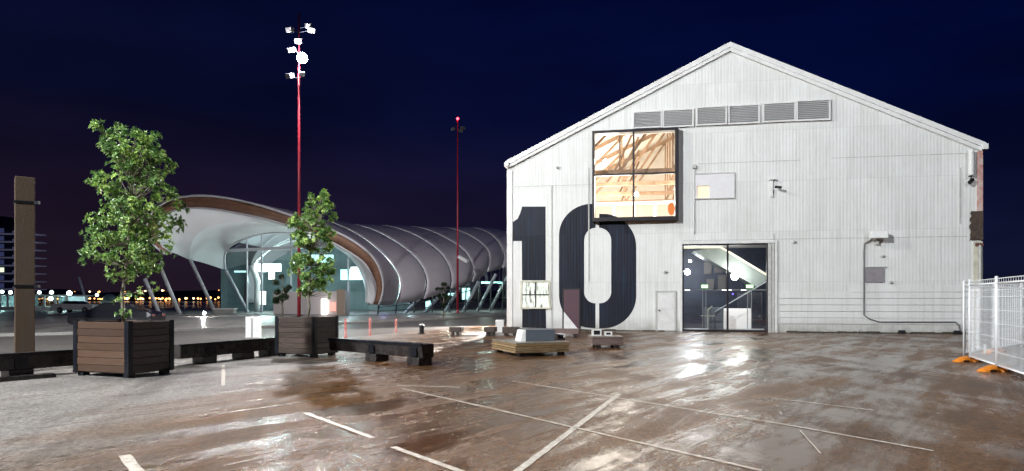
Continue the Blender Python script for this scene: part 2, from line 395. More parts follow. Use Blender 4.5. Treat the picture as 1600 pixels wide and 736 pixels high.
# painted parking lines
def ground_line(pts, wd, label, seed=0):
    m = MB(); rr = random.Random(seed)
    P3 = [G(*p, h=.006) for p in pts]
    for a, b in zip(P3[:-1], P3[1:]):
        d = (b - a); n_ = max(2, int(d.length / .12)); px_ = Vector((-d.y, d.x, 0)).normalized()
        rows = [[], []]
        for i in range(n_ + 1):
            p = a + d * (i / n_)
            rows[0].append(p + px_ * wd / 2 * (1 + rr.uniform(-.14, .14))); rows[1].append(p - px_ * wd / 2 * (1 + rr.uniform(-.14, .14)))
        m.grid(rows)
    o = m.build('painted_line', M['line']); tag(o, kind='structure'); return o
ground_line([(806, 738), (968, 615)], .085, '', 1)
ground_line([(628, 607), (760, 636), (885, 665), (1190, 735)], .05, '', 2)
ground_line([(800, 595), (968, 622), (1215, 661), (1458, 704)], .05, '', 3)
ground_line([(1208, 622), (1365, 641)], .05, '', 4)
ground_line([(477, 645), (583, 684)], .075, '', 5)
ground_line([(614, 698), (722, 737)], .075, '', 6)
ground_line([(194, 711), (218, 740)], .12, '', 7)
ground_line([(349, 570), (349, 602)], .07, '', 8)
ground_line([(1250, 672), (1282, 708)], .018, '', 9)
ground_line([(620, 602), (720, 605)], .06, '', 10)

# ------------------------------------------------------------------ the shed
TH = math.atan(.19)
WL = Vector(((793 - 800) / F * 35.15, 35.15, 0))
shed = thing('warehouse_shed', 'white corrugated gabled wharf shed with huge dark number 10 on its front', 'building', WL, -TH)
U = Vector((math.cos(TH), -math.sin(TH), 0)); NB = Vector((math.sin(TH), math.cos(TH), 0))
def W(px, py, off=0.):               # photo pixel -> (s, z) on the plane y=off of the shed
    d = Vector(((px - 800) / F, 1, (HY - py) / F)); o_ = WL + NB * off
    t = (o_ - Vector((0, 0, EYE))).dot(NB) / d.dot(NB)
    p = Vector((0, 0, EYE)) + d * t; return (p - WL).dot(U), p.z
WID = W(1533, 500)[0]; EAVE = 8.5; RS, RZ = W(1137, 74); 
RS = WID / 2; DEP = 60.
slope = (RZ - EAVE) / (WID / 2)
def roofz(s): return EAVE + slope * (s if s < RS else WID - s)
def rect(px0, py0, px1, py1, off=0.):
    s0, z1 = W(px0, (py0), off); s1, z0 = W(px1, py1, off); s0b, z0b = W(px0, py1, off)
    return s0, s1, (z0 + z0b) / 2 if False else z0, z1
def rect2(pts, off=0.):              # average rect from 4 corner pixels
    q = [W(x, y, off) for x, y in pts]; ss = sorted(p[0] for p in q); zz = sorted(p[1] for p in q)
    return (ss[0] + ss[1]) / 2, (ss[2] + ss[3]) / 2, (zz[0] + zz[1]) / 2, (zz[2] + zz[3]) / 2
WIN = rect2([(926, 209), (1058, 204), (1058, 338), (928, 340)], -.35)
DOOR = rect2([(1066, 381), (1200, 381), (1200, 517), (1066, 516)])
LWIN = rect2([(816, 441), (858, 441), (858, 480), (816, 480)])
HATCH = rect2([(1090, 291), (1108, 291), (1108, 309), (1090, 309)])
DOOR = (DOOR[0], DOOR[1], 0.0, DOOR[3])
# front wall with real openings
bm = bmesh.new()
vs = [bm.verts.new(p) for p in ((0, 0, 0), (WID, 0, 0), (WID, 0, EAVE), (RS, 0, RZ), (0, 0, EAVE))]
bm.faces.new(vs)
holes = [WIN, DOOR, LWIN, HATCH]
for h in holes:
    for k, (co, no) in enumerate((((h[0], 0, 0), (1, 0, 0)), ((h[1], 0, 0), (1, 0, 0)), ((0, 0, h[2]), (0, 0, 1)), ((0, 0, h[3]), (0, 0, 1)))):
        bmesh.ops.bisect_plane(bm, geom=bm.verts[:] + bm.edges[:] + bm.faces[:], plane_co=co, plane_no=no)
dead = []
for f in bm.faces:
    c = f.calc_center_median()
    if any(h[0] < c.x < h[1] and h[2] < c.z < h[3] for h in holes): dead.append(f)
bmesh.ops.delete(bm, geom=dead, context='FACES')
me = bpy.data.meshes.new('front_wall'); bm.to_mesh(me); bm.free(); me.materials.append(M['clad'])
o = bpy.data.objects.new('front_wall', me); C.objects.link(o); o.parent = shed
sd = o.modifiers.new('solid', 'SOLIDIFY'); sd.thickness = .12; sd.offset = 1.0
# make sure thickness goes inwards (+y)
sd.offset = -1.0 if me.polygons[0].normal.y < 0 else 1.0
MB().box(0, .12, .13, DEP, 0, EAVE).build('side_wall', M['clad'], shed)
MB().box(WID - .12, WID, .13, DEP, 0, EAVE).build('side_wall', M['clad'], shed)
rf = MB()
rf.hexa([(-.06, -.12, EAVE - .05), (RS, -.12, RZ + .04), (RS, DEP, RZ + .04), (-.06, DEP, EAVE - .05), (-.06, -.12, EAVE + .10), (RS, -.12, RZ + .19), (RS, DEP, RZ + .19), (-.06, DEP, EAVE + .10)])
rf.hexa([(RS, -.12, RZ + .04), (WID + .12, -.12, EAVE - .05), (WID + .12, DEP, EAVE - .05), (RS, DEP, RZ + .04), (RS, -.12, RZ + .19), (WID + .12, -.12, EAVE + .10), (WID + .12, DEP, EAVE + .10), (RS, DEP, RZ + .19)])
rf.build('roof', mat('roof_sheet', (.45, .46, .47), .5, var=.2), shed)
# barge boards in two steps
for (y0, y1, zt, zb) in ((-.17, -.124, .19, -.06), (-.135, -.01, -.06, -.24)):
    for sgn in (0, 1):
        b_ = MB(); s0, s1 = (-.08, RS) if sgn == 0 else (RS, WID + .14)
        za = EAVE - .02 if sgn == 0 else RZ + .02; zb_ = RZ + .02 if sgn == 0 else EAVE - .02
        if zb < -.2: s0, s1 = (0.02, RS) if sgn == 0 else (RS, WID - .02); za = EAVE + .04 if sgn == 0 else RZ + .02; zb_ = RZ + .02 if sgn == 0 else EAVE + .04
        b_.hexa([(s0, y0, za + zb), (s1, y0, zb_ + zb), (s1, y1, zb_ + zb), (s0, y1, za + zb), (s0, y0, za + zt), (s1, y0, zb_ + zt), (s1, y1, zb_ + zt), (s0, y1, za + zt)])
        b_.build('barge_board', M['trim'], shed)
MB().box(-.12, .10, -.26, 1.2, EAVE - .14, EAVE + .10).build('gutter_end', M['trim'], shed, bevel=.02)
MB().box(WID - .05, WID + .20, -.26, 1.2, EAVE - .14, EAVE + .12).build('gutter_end', M['trim'], shed, bevel=.02)
# corner boards; the right one has lost its paint in places
MB().box(-.03, .27, -.05, -.003, 0.02, EAVE - .3).build('corner_board', M['trim'], shed, bevel=.01)
sA, _ = W(1521, 300); sB = WID + .05
def zc(py): return W(1527, py)[1]
MB().box(sA + .14, sB, -.06, -.003, zc(330), zc(237)).build('corner_board', M['pinkpaint'], shed)
jag = MB(); rr = random.Random(3)
zz = zc(375)
sP = W(1515, 350)[0]
pts = []
nj = 12
for i in range(nj + 1): pts.append((sP + rr.uniform(-.05, .06), zc(375) + (zc(330) - zc(375)) * i / nj))
rows = [[(p[0], -.07, p[1]) for p in pts], [(sB + .002, -.07, p[1] + rr.uniform(-.02, .02)) for p in pts]]
jag.grid(rows); jag.build('peeled_patch', M['peel'], shed, solid=.02)
MB().box(sA - .02, sB, -.05, -.003, 0.02, zc(377)).build('corner_board', M['cream'], shed, bevel=.01)
MB().box(sA + .05, sB + .01, -.075, -.052, zc(385), zc(380)).build('pipe_bracket', M['rust'], shed)
MB().tube([(sA + .22, -.12, .1), (sA + .22, -.12, zc(383))], .055, 8).build('downpipe', M['trim_grey'], shed, smooth=True)
# narrow pale strip flashings (vertical) on the gable
for x_, y0, y1 in ((862, 291, 515), (920, 262, 440), (1209, 365, 517), (1500, 262, 350)):
    s_, zt = W(x_, y0); _, zb = W(x_, y1)
    MB().box(s_ - .03, s_ + .03, -.03, -.003, max(0.03, zb), zt).build('flashing_strip', M['trim_grey'], shed)
# horizontal lap strips
for x0, x1, y_ in ((803, 925, 292), (1065, 1510, 376), (1090, 1250, 256), (1300, 1510, 247), (1062, 1170, 200)):
    s0, z_ = W(x0, y_); s1, _ = W(x1, y_)
    MB().box(s0, s1, -.016, -.003, z_ - .012, z_ + .012).build('lap_strip', M['trim_grey'], shed)
# horizontal weatherboards low on the right and left
for k in range(6):
    z0 = .42 + k * .30 + .01 * math.sin(k * 5)
    s0 = W(1212, 500)[0]; s1 = WID - .6
    if k == 5: s0 = W(1330, 500)[0]
    if z0 < .3: continue
    b_ = MB(); b_.hexa([(s0, -.04, z0), (s1, -.04, z0), (s1, -.004, z0), (s0, -.004, z0), (s0, -.012, z0 + .285), (s1, -.012, z0 + .285), (s1, -.004, z0 + .285), (s0, -.004, z0 + .285)])
    b_.build('weatherboard', M['board'], shed)
# base flashing and plinth rubble
bp_ = MB(); rr = random.Random(5); right_done = False; M['plinth'] = mat('dirty_plinth', (.06, .05, .035), .8, var=.4)
s = 0.2
while s < WID - .3:
    L_ = rr.uniform(.3, 1.2)
    if not (DOOR[0] - .1 - L_ < s < DOOR[1] + .1):
        if s > DOOR[1] and not right_done:
            bp_.build('plinth_edge', M['plinth'], shed); bp_ = MB(); right_done = True
        bp_.box(s, min(s + L_, WID), -.05 - rr.uniform(0, .05), -.004, 0, rr.uniform(.04, .10))
    s += L_
bp_.build('plinth_edge', M['plinth'], shed)
# six louvred vents
for x0, x1, yt0, yb0 in ((990, 1033, 177.5, 200), (1037, 1082, 174.5, 198.5), (1089, 1134, 170, 195.5), (1139, 1185, 167.5, 193.5), (1193, 1241, 164, 190.5), (1245, 1295, 160, 188.5)):
    s0, z1 = W(x0, yt0); s1, _ = W(x1, yt0); _, z0 = W(x0, yb0)
    _, z1b = W(x1, yt0 - 1.5)
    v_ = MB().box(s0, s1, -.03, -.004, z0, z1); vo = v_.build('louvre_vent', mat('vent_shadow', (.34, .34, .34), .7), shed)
    sl = MB(); k = 10
    for i in range(k):
        z_ = z0 + (z1 - z0) * (i + .5) / k
        sl.hexa([(s0 + .02, -.12, z_ - .045), (s1 - .02, -.12, z_ - .045), (s1 - .02, -.035, z_ + .01), (s0 + .02, -.035, z_ + .01), (s0 + .02, -.12, z_ - .03), (s1 - .02, -.12, z_ - .03), (s1 - .02, -.035, z_ + .025), (s0 + .02, -.035, z_ + .025)])
    sl.build('blade', M['louvre'], vo)
    fr = MB()
    fr.box(s0 - .05, s0 + .02, -.14, -.004, z0 - .06, z1 + .06); fr.box(s1 - .02, s1 + .05, -.14, -.004, z0 - .06, z1 + .06)
    fr.box(s0 + .02, s1 - .02, -.14, -.004, z0 - .06, z0); fr.box(s0 + .02, s1 - .02, -.14, -.004, z1, z1 + .06)
    fr.build('frame', M['trim'], vo)
# big projecting picture window
s0, s1, z0, z1 = WIN
wf = MB(); t_ = .10
wf.box(s0 - .05, s0 + t_ * .6, -.42, .10, z0, z1); wf.box(s1 - t_, s1 + .07, -.42, .10, z0, z1)
wf.box(s0 - .05, s1 + .07, -.42, .10, z1 + .002, z1 + .14); wf.box(s0 - .05, s1 + .07, -.42, .10, z0 - .18, z0 - .002)
win = wf.build('picture_window', M['blackframe'], shed)
sm, zm = W(990, 272, -.35)
mu = MB(); mu.box(sm - .045, sm + .045, -.40, -.30, z0, z1); mu.box(s0, sm - .047, -.40, -.30, zm - .045, zm + .045); mu.box(sm + .047, s1, -.40, -.30, zm - .045, zm + .045)
mu.build('mullion', M['blackframe'], win)
MB().face([(s0, -.33, z0), (s1, -.33, z0), (s1, -.33, z1), (s0, -.33, z1)]).build('pane', M['glassw'], win)
sc_, zc_ = W(1049, 326, -.35)
el = MB(); el.face([(sc_ + .17 * math.cos(a_), -.345, zc_ + .32 * math.sin(a_)) for a_ in [i * math.pi / 12 for i in range(24)]])
el.build('orange_sticker', mat('orange_sticker_film', (.85, .22, .04), .5), win, solid=.004)
# loft behind the window: floor, ceiling, trusses, end wall
lf = MB(); lf.box(.15, WID - .15, .15, 16, 4.9, 5.1); lf.build('loft_floor', M['ceil'], shed)
ce = MB()
ce.hexa([(.2, .14, roofz(.2) - .25), (RS, .14, RZ - .15), (RS, 26, RZ - .15), (.2, 26, roofz(.2) - .25), (.2, .14, roofz(.2) - .2), (RS, .14, RZ - .1), (RS, 26, RZ - .1), (.2, 26, roofz(.2) - .2)])
ce.hexa([(RS, .14, RZ - .15), (WID - .2, .14, roofz(.2) - .25), (WID - .2, 26, roofz(.2) - .25), (RS, 26, RZ - .15), (RS, .14, RZ - .1), (WID - .2, .14, roofz(.2) - .2), (WID - .2, 26, roofz(.2) - .2), (RS, 26, RZ - .1)])
ce.build('loft_ceiling', M['ceil'], shed)
MB().box(.2, WID - .2, 16.0, 16.1, 5.1, RZ - .9).build('loft_end_wall', M['ceil'], shed)
for k in range(4):
    y = .9 + k * 3.7; t = MB(); zb = 8.1
    t.bar((.3, y, zb), (WID - .3, y, zb), .14, .22); t.bar((.4, y, zb + .3), (RS, y, RZ - .5), .14, .2); t.bar((RS, y, RZ - .5), (WID - .4, y, zb + .3), .14, .2)
    n_ = 8; xs = [.4 + (WID - .8) * i / n_ for i in range(n_ + 1)]
    for i in range(1, n_):
        t.bar((xs[i], y, zb), (xs[i], y, roofz(xs[i]) - .5), .09, .1)
        j = i + 1 if xs[i] < RS - .1 else i - 1
        if i != n_ // 2 : t.bar((xs[i], y + .06, zb), (xs[j], y + .06, roofz(xs[j]) - .5), .1, .13)
    # knee braces running between trusses
    for xx in (5.4, 8.8):
        t.bar((xx, y, zb), (xx + 1.2, y + 2.1, roofz(xx + 1.2) - .5), .08, .09)
    t.build('roof_truss', M['truss'], shed)
# bright soffit band and white posts low in the window
lo = MB()
for i in range(5): lo.box(4.0 + i * 1.15, 4.14 + i * 1.15, 5.2, 5.34, 5.1, 7.0)
lo.box(3.5, 9.6, 5.15, 5.4, 7.0, 7.15); lo.build('loft_balustrade', M['white'], shed)
for (x_, y_, z_) in ((4.9, 2.0, 8.9), (6.5, 4.0, 7.4), (8.9, 6.4, 9.0)):
    q = MB().ball((x_, y_, z_), .11).build('loft_lamp', M['lampwhite'], shed, smooth=True)
def shedworld(s_, y_, z_): return WL + U * s_ + NB * y_ + Vector((0, 0, z_))
for (x_, y_, z_, p_) in ((5.2, 2.2, 7.3, 800), (8.6, 4.4, 7.3, 520), (5.0, 8.0, 7.0, 1300)):
    light('POINT', 'loft_light', shedworld(x_, y_, z_), p_, (1, .93, .82), None, 1.1)
# low window under the 1
s0, s1, z0, z1 = LWIN
lw = MB(); lw.box(s0 - .08, s0, -.06, .05, z0 - .08, z1 + .08); lw.box(s1, s1 + .08, -.06, .05, z0 - .08, z1 + .08); lw.box(s0, s1, -.06, .05, z1, z1 + .08); lw.box(s0 - .1, s1 + .1, -.10, .05, z0 - .085, z0 - .001)
lwo = lw.build('window', M['cream'], shed)
lm = MB(); lm.box((s0 + s1) / 2 - .03, (s0 + s1) / 2 + .03, -.03, .03, z0, z1); lm.box(s0, s1, -.035, -.031, (z0 + z1) / 2 - .03, (z0 + z1) / 2 + .03); lm.build('mullion', M['black'], lwo)
def dirty_lit():
    m = glow('grimy_lit_glass', (.9, .95, .85), .9); n = m.node_tree.nodes; l = m.node_tree.links; b = n['Principled BSDF']
    t = n.new('ShaderNodeTexCoord'); mp = n.new('ShaderNodeMapping'); mp.inputs['Scale'].default_value = (3.4, 1, .7); l.new(t.outputs['Object'], mp.inputs[0])
    q = n.new('ShaderNodeTexNoise'); q.inputs['Scale'].default_value = 1.6; q.inputs['Detail'].default_value = 3; l.new(mp.outputs[0], q.inputs[0])
    r = n.new('ShaderNodeValToRGB'); l.new(q.outputs[0], r.inputs[0]); r.color_ramp.elements[0].position = .34; r.color_ramp.elements[0].color = (.05, .055, .06, 1)
    r.color_ramp.elements[1].position = .52; r.color_ramp.elements[1].color = (.8, .86, .76, 1)
    l.new(r.outputs[0], b.inputs['Base Color']); l.new(r.outputs[0], b.inputs['Emission Color']); b.inputs['Emission Strength'].default_value = .35; b.inputs['Roughness'].default_value = .25
    return m
MB().box(s0, s1, .0, .02, z0, z1).build('pane', dirty_lit(), lwo)
# boarded hatch with one small lit pane
hx = rect2([(1086, 273), (1147, 271), (1147, 309), (1086, 310)])
hb = MB(); hb.box(HATCH[1] + .02, hx[1], -.05, -.004, hx[2], hx[3]); hb.box(hx[0], HATCH[1] + .02, -.05, -.004, HATCH[3] + .02, hx[3]); hb.box(hx[0], HATCH[0] - .02, -.05, -.004, hx[2], HATCH[3] + .02)
ho = hb.build('boarded_window', mat('white_board', (.76, .75, .77), .5, var=.05), shed)
hf = MB(); hf.box(hx[0] - .04, hx[1] + .04, -.075, -.004, hx[2] - .05, hx[2] - .002); hf.box(hx[0] - .04, hx[1] + .04, -.075, -.004, hx[3] + .002, hx[3] + .05); hf.box(hx[1] + .002, hx[1] + .04, -.07, -.004, hx[2], hx[3]); hf.build('frame', M['trim_grey'], ho)
MB().box(HATCH[0], HATCH[1], .02, .04, HATCH[2], HATCH[3]).build('pane', glow('warm_lit_pane', (.85, .62, .40), .75), ho)
# conduit left of the hatch, small wall things
s_, z1_ = W(1086, 264); _, z0_ = W(1086, 365)
MB().tube([(s_ - .05, -.06, z0_), (s_ - .05, -.06, z1_)], .035, 6).build('conduit', M['trim'], shed)
MB().box(s_ - .13, s_ + .03, -.16, -.004, z1_, z1_ + .2).build('junction_box', M['trim_grey'], shed, bevel=.01)
s_, z1_ = W(1206, 281); _, z0_ = W(1206, 308)
MB().box(s_ - .04, s_ + .04, -.10, -.004, z0_, z1_).box(s_ - .12, s_ + .14, -.2, -.02, z1_ - .02, z1_ + .04).build('wall_bracket', M['trim'], shed)
MB().tube([(s_ + .1, -.3, z0_ + .45), (s_ + .35, -.45, z0_ + .38)], .06, 8).build('security_camera', M['black'], shed)
for x_, y_ in ((871, 262), (1039, 425), (1240, 378), (1391, 441), (1378, 400), (1340, 517)):
    s_, z_ = W(x_, y_)
    MB().ball((s_, -.07, z_), .07, 8).box(s_ - .02, s_ + .14, -.05, -.004, z_ - .03, z_ + .03).build('wall_fitting', M['trim_grey'], shed)
# grey plate and flood fitting on the right with its conduit
gp = rect2([(1351, 418), (1381, 418), (1381, 441), (1351, 441)])
po = MB().box(gp[0], gp[1], -.06, -.042, gp[2], gp[3]).build('service_plate', mat('grey_service_plate', (.27, .25, .27), .6, var=.15), shed)
MB().box(gp[0] - .06, gp[1] + .12, -.10, -.06, gp[3] + .002, gp[3] + .04).build('rail', M['trim_grey'], po)
fx = rect2([(1356, 362), (1382, 362), (1382, 374), (1356, 374)])
fo = MB().hexa([(fx[0], -.55, fx[2] + .02), (fx[1], -.55, fx[2] + .02), (fx[1], -.15, fx[2]), (fx[0], -.15, fx[2]), (fx[0], -.50, fx[3]), (fx[1], -.50, fx[3]), (fx[1], -.15, fx[3] - .02), (fx[0], -.15, fx[3] - .02)]).build('wall_floodlight', M['white'], shed, bevel=.02)
MB().box((fx[0] + fx[1]) / 2 - .05, (fx[0] + fx[1]) / 2 + .05, -.2, -.004, fx[2] - .25, fx[2]).build('bracket', M['trim_grey'], fo)
cpts = [W(x, y) for x, y in ((1362, 374), (1350, 381), (1349, 392), (1349, 492), (1357, 498), (1373, 503), (1492, 503), (1497, 508), (1499, 517))]
MB().tube([(p[0], -.08, p[1]) for p in cpts], .028, 6).build('conduit', mat('grey_conduit', (.16, .16, .165), .5), shed)
for x_, y_ in ((1493, 516), (1407, 518)):
    s_, z_ = W(x_, y_); MB().box(s_ - .14, s_ + .14, -.22, -.1, .0, .16).build('junction_box', M['black'], shed, bevel=.02)
# round hood and camera at the top right
s_, z1_ = W(1514, 236); _, z0_ = W(1514, 275)
dh = MB().tube([(s_, -.22, z0_), (s_, -.22, z1_)], .12, 12).build('downpipe_hood', M['trim'], shed, smooth=False)
MB().tube([(s_ - .12, -.2, z0_ - .05), (s_ + .12, -.2, z0_ - .05)], .02, 6).tube([(s_ - .1, -.3, z0_ - .35), (s_ + .08, -.15, z0_ - .2)], .09, 8).tube([(s_ + .05, -.1, z0_ - .2), (s_ + .05, -.1, z0_)], .02, 6).build('security_camera', M['black'], dh)
# white personnel door
pdr = rect2([(1027, 457), (1054, 456), (1054, 517), (1027, 516)])
po = MB().box(pdr[0], pdr[1], -.05, -.004, .04, pdr[3]).build('side_door', M['trim'], shed, bevel=.01)
MB().box(pdr[0] - .08, pdr[0] - .003, -.07, -.004, 0.02, pdr[3] + .07).box(pdr[1] + .003, pdr[1] + .08, -.07, -.004, .02, pdr[3] + .07).box(pdr[0], pdr[1], -.07, -.004, pdr[3] + .003, pdr[3] + .07).build('frame', M['trim_grey'], po)
MB().box(pdr[0] + .06, pdr[0] + .14, -.1, -.05, 1.0, 1.06).build('handle', M['black'], po)
MB().box(pdr[0] + .12, pdr[1] - .12, -.058, -.05, 1.15, pdr[3] - .15).build('upper_panel', M['white'], po)
# maroon door inside the 0
rd = rect2([(881, 453), (905, 452), (905, 516), (881, 516)])
ro = MB().box(rd[0], rd[1], -.045, -.004, .05, rd[3]).build('maroon_door', [M['reddoor']], shed)
MB().box(rd[0] - .07, rd[0] - .003, -.06, -.004, .02, rd[3] + .06).box(rd[1] + .003, rd[1] + .07, -.06, -.004, .02, rd[3] + .06).box(rd[0], rd[1], -.06, -.004, rd[3] + .003, rd[3] + .06).build('frame', M['black'], ro)
MB().face([(rd[0] + .004, -.049, .06), (rd[0] + (rd[1] - rd[0]) * .95, -.049, .06), (rd[0] + .004, -.049, .95)]).build('white_lower_corner', M['trim'], ro)
# sliding door track and jamb strips, glazed entrance
s0, s1, z0, z1 = DOOR
fr = MB(); fr.box(s0 - .12, s0, -.10, .12, .0, z1 + .12); fr.box(s1 + .30, s1 + .42, -.09, .0, .0, z1 + .12); fr.box(s0, s1 + .30, -.10, .10, z1 + .002, z1 + .12)
eo = fr.build('glazed_entrance', M['trim'], shed, bevel=.01)
MB().box(s1 + .01, s1 + .14, -.05, .06, .0, z1).box(s1 + .16, s1 + .28, -.07, .0, .0, z1).build('jamb_panel', M['trim_grey'], eo)
sm, _ = W(1137, 450)
mu = MB(); mu.box(sm - .045, sm + .045, .0, .08, .1, z1); mu.box(s0 + .001, s0 + .07, .0, .08, .1, z1); mu.box(s1 - .07, s1 - .001, .0, .08, .1, z1); mu.box(s0, s1, .0, .08, z1 - .07, z1 - .003); mu.box(s0, s1, -.01, .09, 0.0, .10)
mu.build('mullion', M['blackframe'], eo)
MB().face([(s0, .04, .1), (s1, .04, .1), (s1, .04, z1), (s0, .04, z1)]).build('pane', M['glassd'], eo)
# entrance hall
hall = MB(); hall.box(s0 - 3, s1 + 4, .15, 12, -.02, .012); hall.build('hall_floor', mat('polished_hall_floor', (.10, .10, .11), .12, var=.2), shed)
hw = MB(); hw.box(s0 - 3, s1 + 4, 11.8, 12, 0.02, 4.88); hw.box(s0 - 3.1, s0 - 3, .15, 12, .02, 4.88); hw.box(s1 + 4, s1 + 4.1, .15, 12, .02, 4.88)
hw.build('hall_wall', mat('dark_blue_hall_wall', (.045, .055, .085), .6, var=.5, vscale=.8), shed)
def WW(px, py, off): q = W(px, py, off); return Vector((q[0], off, q[1]))
sb = MB(); 
a_ = WW(1058, 386, 2.6); b_ = WW(1126, 385, 2.6); c_ = WW(1206, 433, 2.6); a2 = WW(1084, 392, 2.6); b2 = WW(1182, 448, 2.6); c2 = WW(1206, 437, 2.6)
dy = Vector((0, 1.9, 0))
sb.hexa([a2, b2, b2 + dy, a2 + dy, b_, c_, c_ + dy, b_ + dy])
sb.build('escalator_underside', mat('pale_soffit_panel', (.22, .25, .24), .45, var=.15, vscale=1), shed)
st = MB(); st.bar(WW(1068, 387, 2.4), WW(1126, 386, 2.4), .1, .09); st.bar(WW(1126, 386, 2.4), WW(1204, 433, 2.4), .1, .09); st.build('lit_edge_trim', glow('warm_edge_strip', (.8, .72, .5), .75), shed)
hr = MB(); hr.bar(WW(1117, 487, 1.6), WW(1206, 435, 1.6), .05, .05); hr.build('handrail', M['column'], shed)
scn = MB(); 
for x_ in (1098, 1103, 1168, 1174): scn.bar(WW(x_, 452, 1.2), Vector((WW(x_, 500, 1.2).x, 1.2, .03)), .035, .04)
scn.bar(WW(1067, 453, 1.2), WW(1199, 453, 1.2), .05, .05); scn.build('inner_glazed_screen', mat('grey_steel_stile', (.32, .32, .33), .4), shed)
for x0, x1 in ((1096, 1106), (1166, 1177)):
    p0 = WW(x0, 450, 1.1); p1 = WW(x1, 445, 1.1); MB().box(p0.x, p1.x, 1.1, 1.14, p0.z, p1.z).build('lit_sign', M['lampgreen'], shed)
for x0, x1 in ((1070, 1078), (1128, 1143), (1158, 1166)):
    p0 = WW(x0, 454, 1.0); p1 = WW(x1, 452.5, 1.0); MB().box(p0.x, p1.x, 1.0, 1.03, p0.z, p1.z).build('lit_strip', M['lampsoft'], shed)
for x_, y_, r_ in ((1074, 425, .15), (1078, 408, .07), (1148, 432, .19), (1145, 459.5, .03)):  # large balls stand in for floodlight reflections in the door glass
    p_ = WW(x_, y_, 2.0); MB().ball(p_, r_).build('hall_glow_ball', M['lampwhite'] if r_ > .04 else M['blueled'], shed, smooth=True)
lp = WW(1148, 432, 1.8); light('POINT', 'hall_light', shedworld(lp.x, 1.5, 3.0), 220, (1, .97, .90), None, .2)
light('POINT', 'hall_light', shedworld(lp.x - 3, 6, 3.4), 220, (.9, .95, 1), None, .3)
light('POINT', 'hall_light', shedworld(lp.x - 1.5, 9, 3.6), 420, (.95, .95, .95), None, .3)
for xa_, xb_ in ((s0 + .1, sm - .9), (sm + .9, s1 - .1)): MB().box(xa_, xb_, .45, .6, .012, .14).build('hall_bench_edge', M['white'], shed)
cn = MB(); cn.box(sm - .95, sm + .0, 1.7, 2.6, .02, 1.15); cn.build('reception_counter', mat('grey_counter', (.17, .18, .20), .4), shed)
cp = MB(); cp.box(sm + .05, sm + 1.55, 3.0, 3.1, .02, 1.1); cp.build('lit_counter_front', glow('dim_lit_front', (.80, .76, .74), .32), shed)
ps = MB(); q0 = WW(1106, 500, 1.0); ps.tube([(q0.x, 1.0, .02), (q0.x, 1.0, 1.05), (q0.x + .22, 1.0, 1.25)], .035, 6); ps.bar((q0.x - .35, 1.0, .75), (q0.x + .35, 1.0, .75), .05, .04); ps.build('hall_stand', M['cream'], shed)
wn = MB(); 
for x0, x1, y0, y1 in ((1100, 1112, 410, 428), (1116, 1130, 406, 426), (1104, 1116, 436, 452), (1122, 1134, 430, 452)):
    p0 = WW(x0, y1, 11.7); p1 = WW(x1, y0, 11.7); wn.box(p0.x, p1.x, 11.7, 11.74, p0.z, p1.z)
wn.build('hall_back_panel', mat('grey_hall_panel', (.13, .12, .12), .5), shed)

# painted numerals
def arcpts(cx, cy, rx, ry, a0, a1, n=10):
    return [(cx + rx * math.cos(R(a0 + (a1 - a0) * i / n)), cy - ry * math.sin(R(a0 + (a1 - a0) * i / n))) for i in range(n + 1)]
def numeral(name, polys, label):
    m = MB()
    for pts in polys:
        q = [W(x, y) for x, y in pts]
        m.face([(a_, -.010, b_) for a_, b_ in q])
    bm_ = None
    o = m.build(name, M['paint_dark'], shed); o['label'] = label
    return o
lw0, lw1 = 441, 480
one = [(816, 322.8), (852.5, 322.8), (852.7, 438)] + [(815.7, 438), (815.3, 376.6), (793.6, 376.6), (793.6, 347.5), (803, 346), (809, 341.5), (813, 333)]
one2 = [(816, 483), (853, 483), (853.4, 513), (816, 512)]
numeral('painted_numeral', [one, one2], 'dark painted figure 1')
def ring(x_out, x_in, side):         # half a stencil zero built as a strip of quads
    outer = []; inner = []
    cx = 933.5
    if side < 0:
        outer = arcpts(cx - 9, 368, 51, 49.5, 90, 180, 14) + arcpts(cx - 9, 462, 51, 50.5, 180, 270, 14)
        inner = arcpts(cx - 3, 376, 17.8, 20, 90, 180, 14) + arcpts(cx - 3, 456, 17.8, 18, 180, 270, 14)
        outer[0] = (930.4, 318.5); outer[-1] = (930.4, 512.8); inner[0] = (930.4, 356); inner[-1] = (930.4, 474)
    else:
        outer = arcpts(cx + 9, 386, 51.5, 52, 90, 0, 14) + arcpts(cx + 9, 462, 51.5, 51, 0, -90, 14)
        inner = arcpts(cx + 3, 376, 18.5, 20, 90, 0, 14) + arcpts(cx + 3, 456, 18.5, 18, 0, -90, 14)
        outer[0] = (936.2, 334); outer[-1] = (936.2, 513.4); inner[0] = (936.2, 356); inner[-1] = (936.2, 474)
    return outer, inner
zm_ = MB()
for sd_ in (-1, 1):
    o_, i_ = ring(0, 0, sd_); 
    zm_.grid([[(W(*p)[0], -.010, W(*p)[1]) for p in o_], [(W(*p)[0], -.010, W(*p)[1]) for p in i_]])
zo = zm_.build('painted_numeral', M['paint_dark'], shed); zo['label'] = 'dark painted stencil figure 0'

# housing for the added, unseen lamp that brightens the paving
MB().box(-.35, -.02, 9.7, 10.2, 6.35, 6.7).build('added_lamp_housing', M['lampbody'], shed)

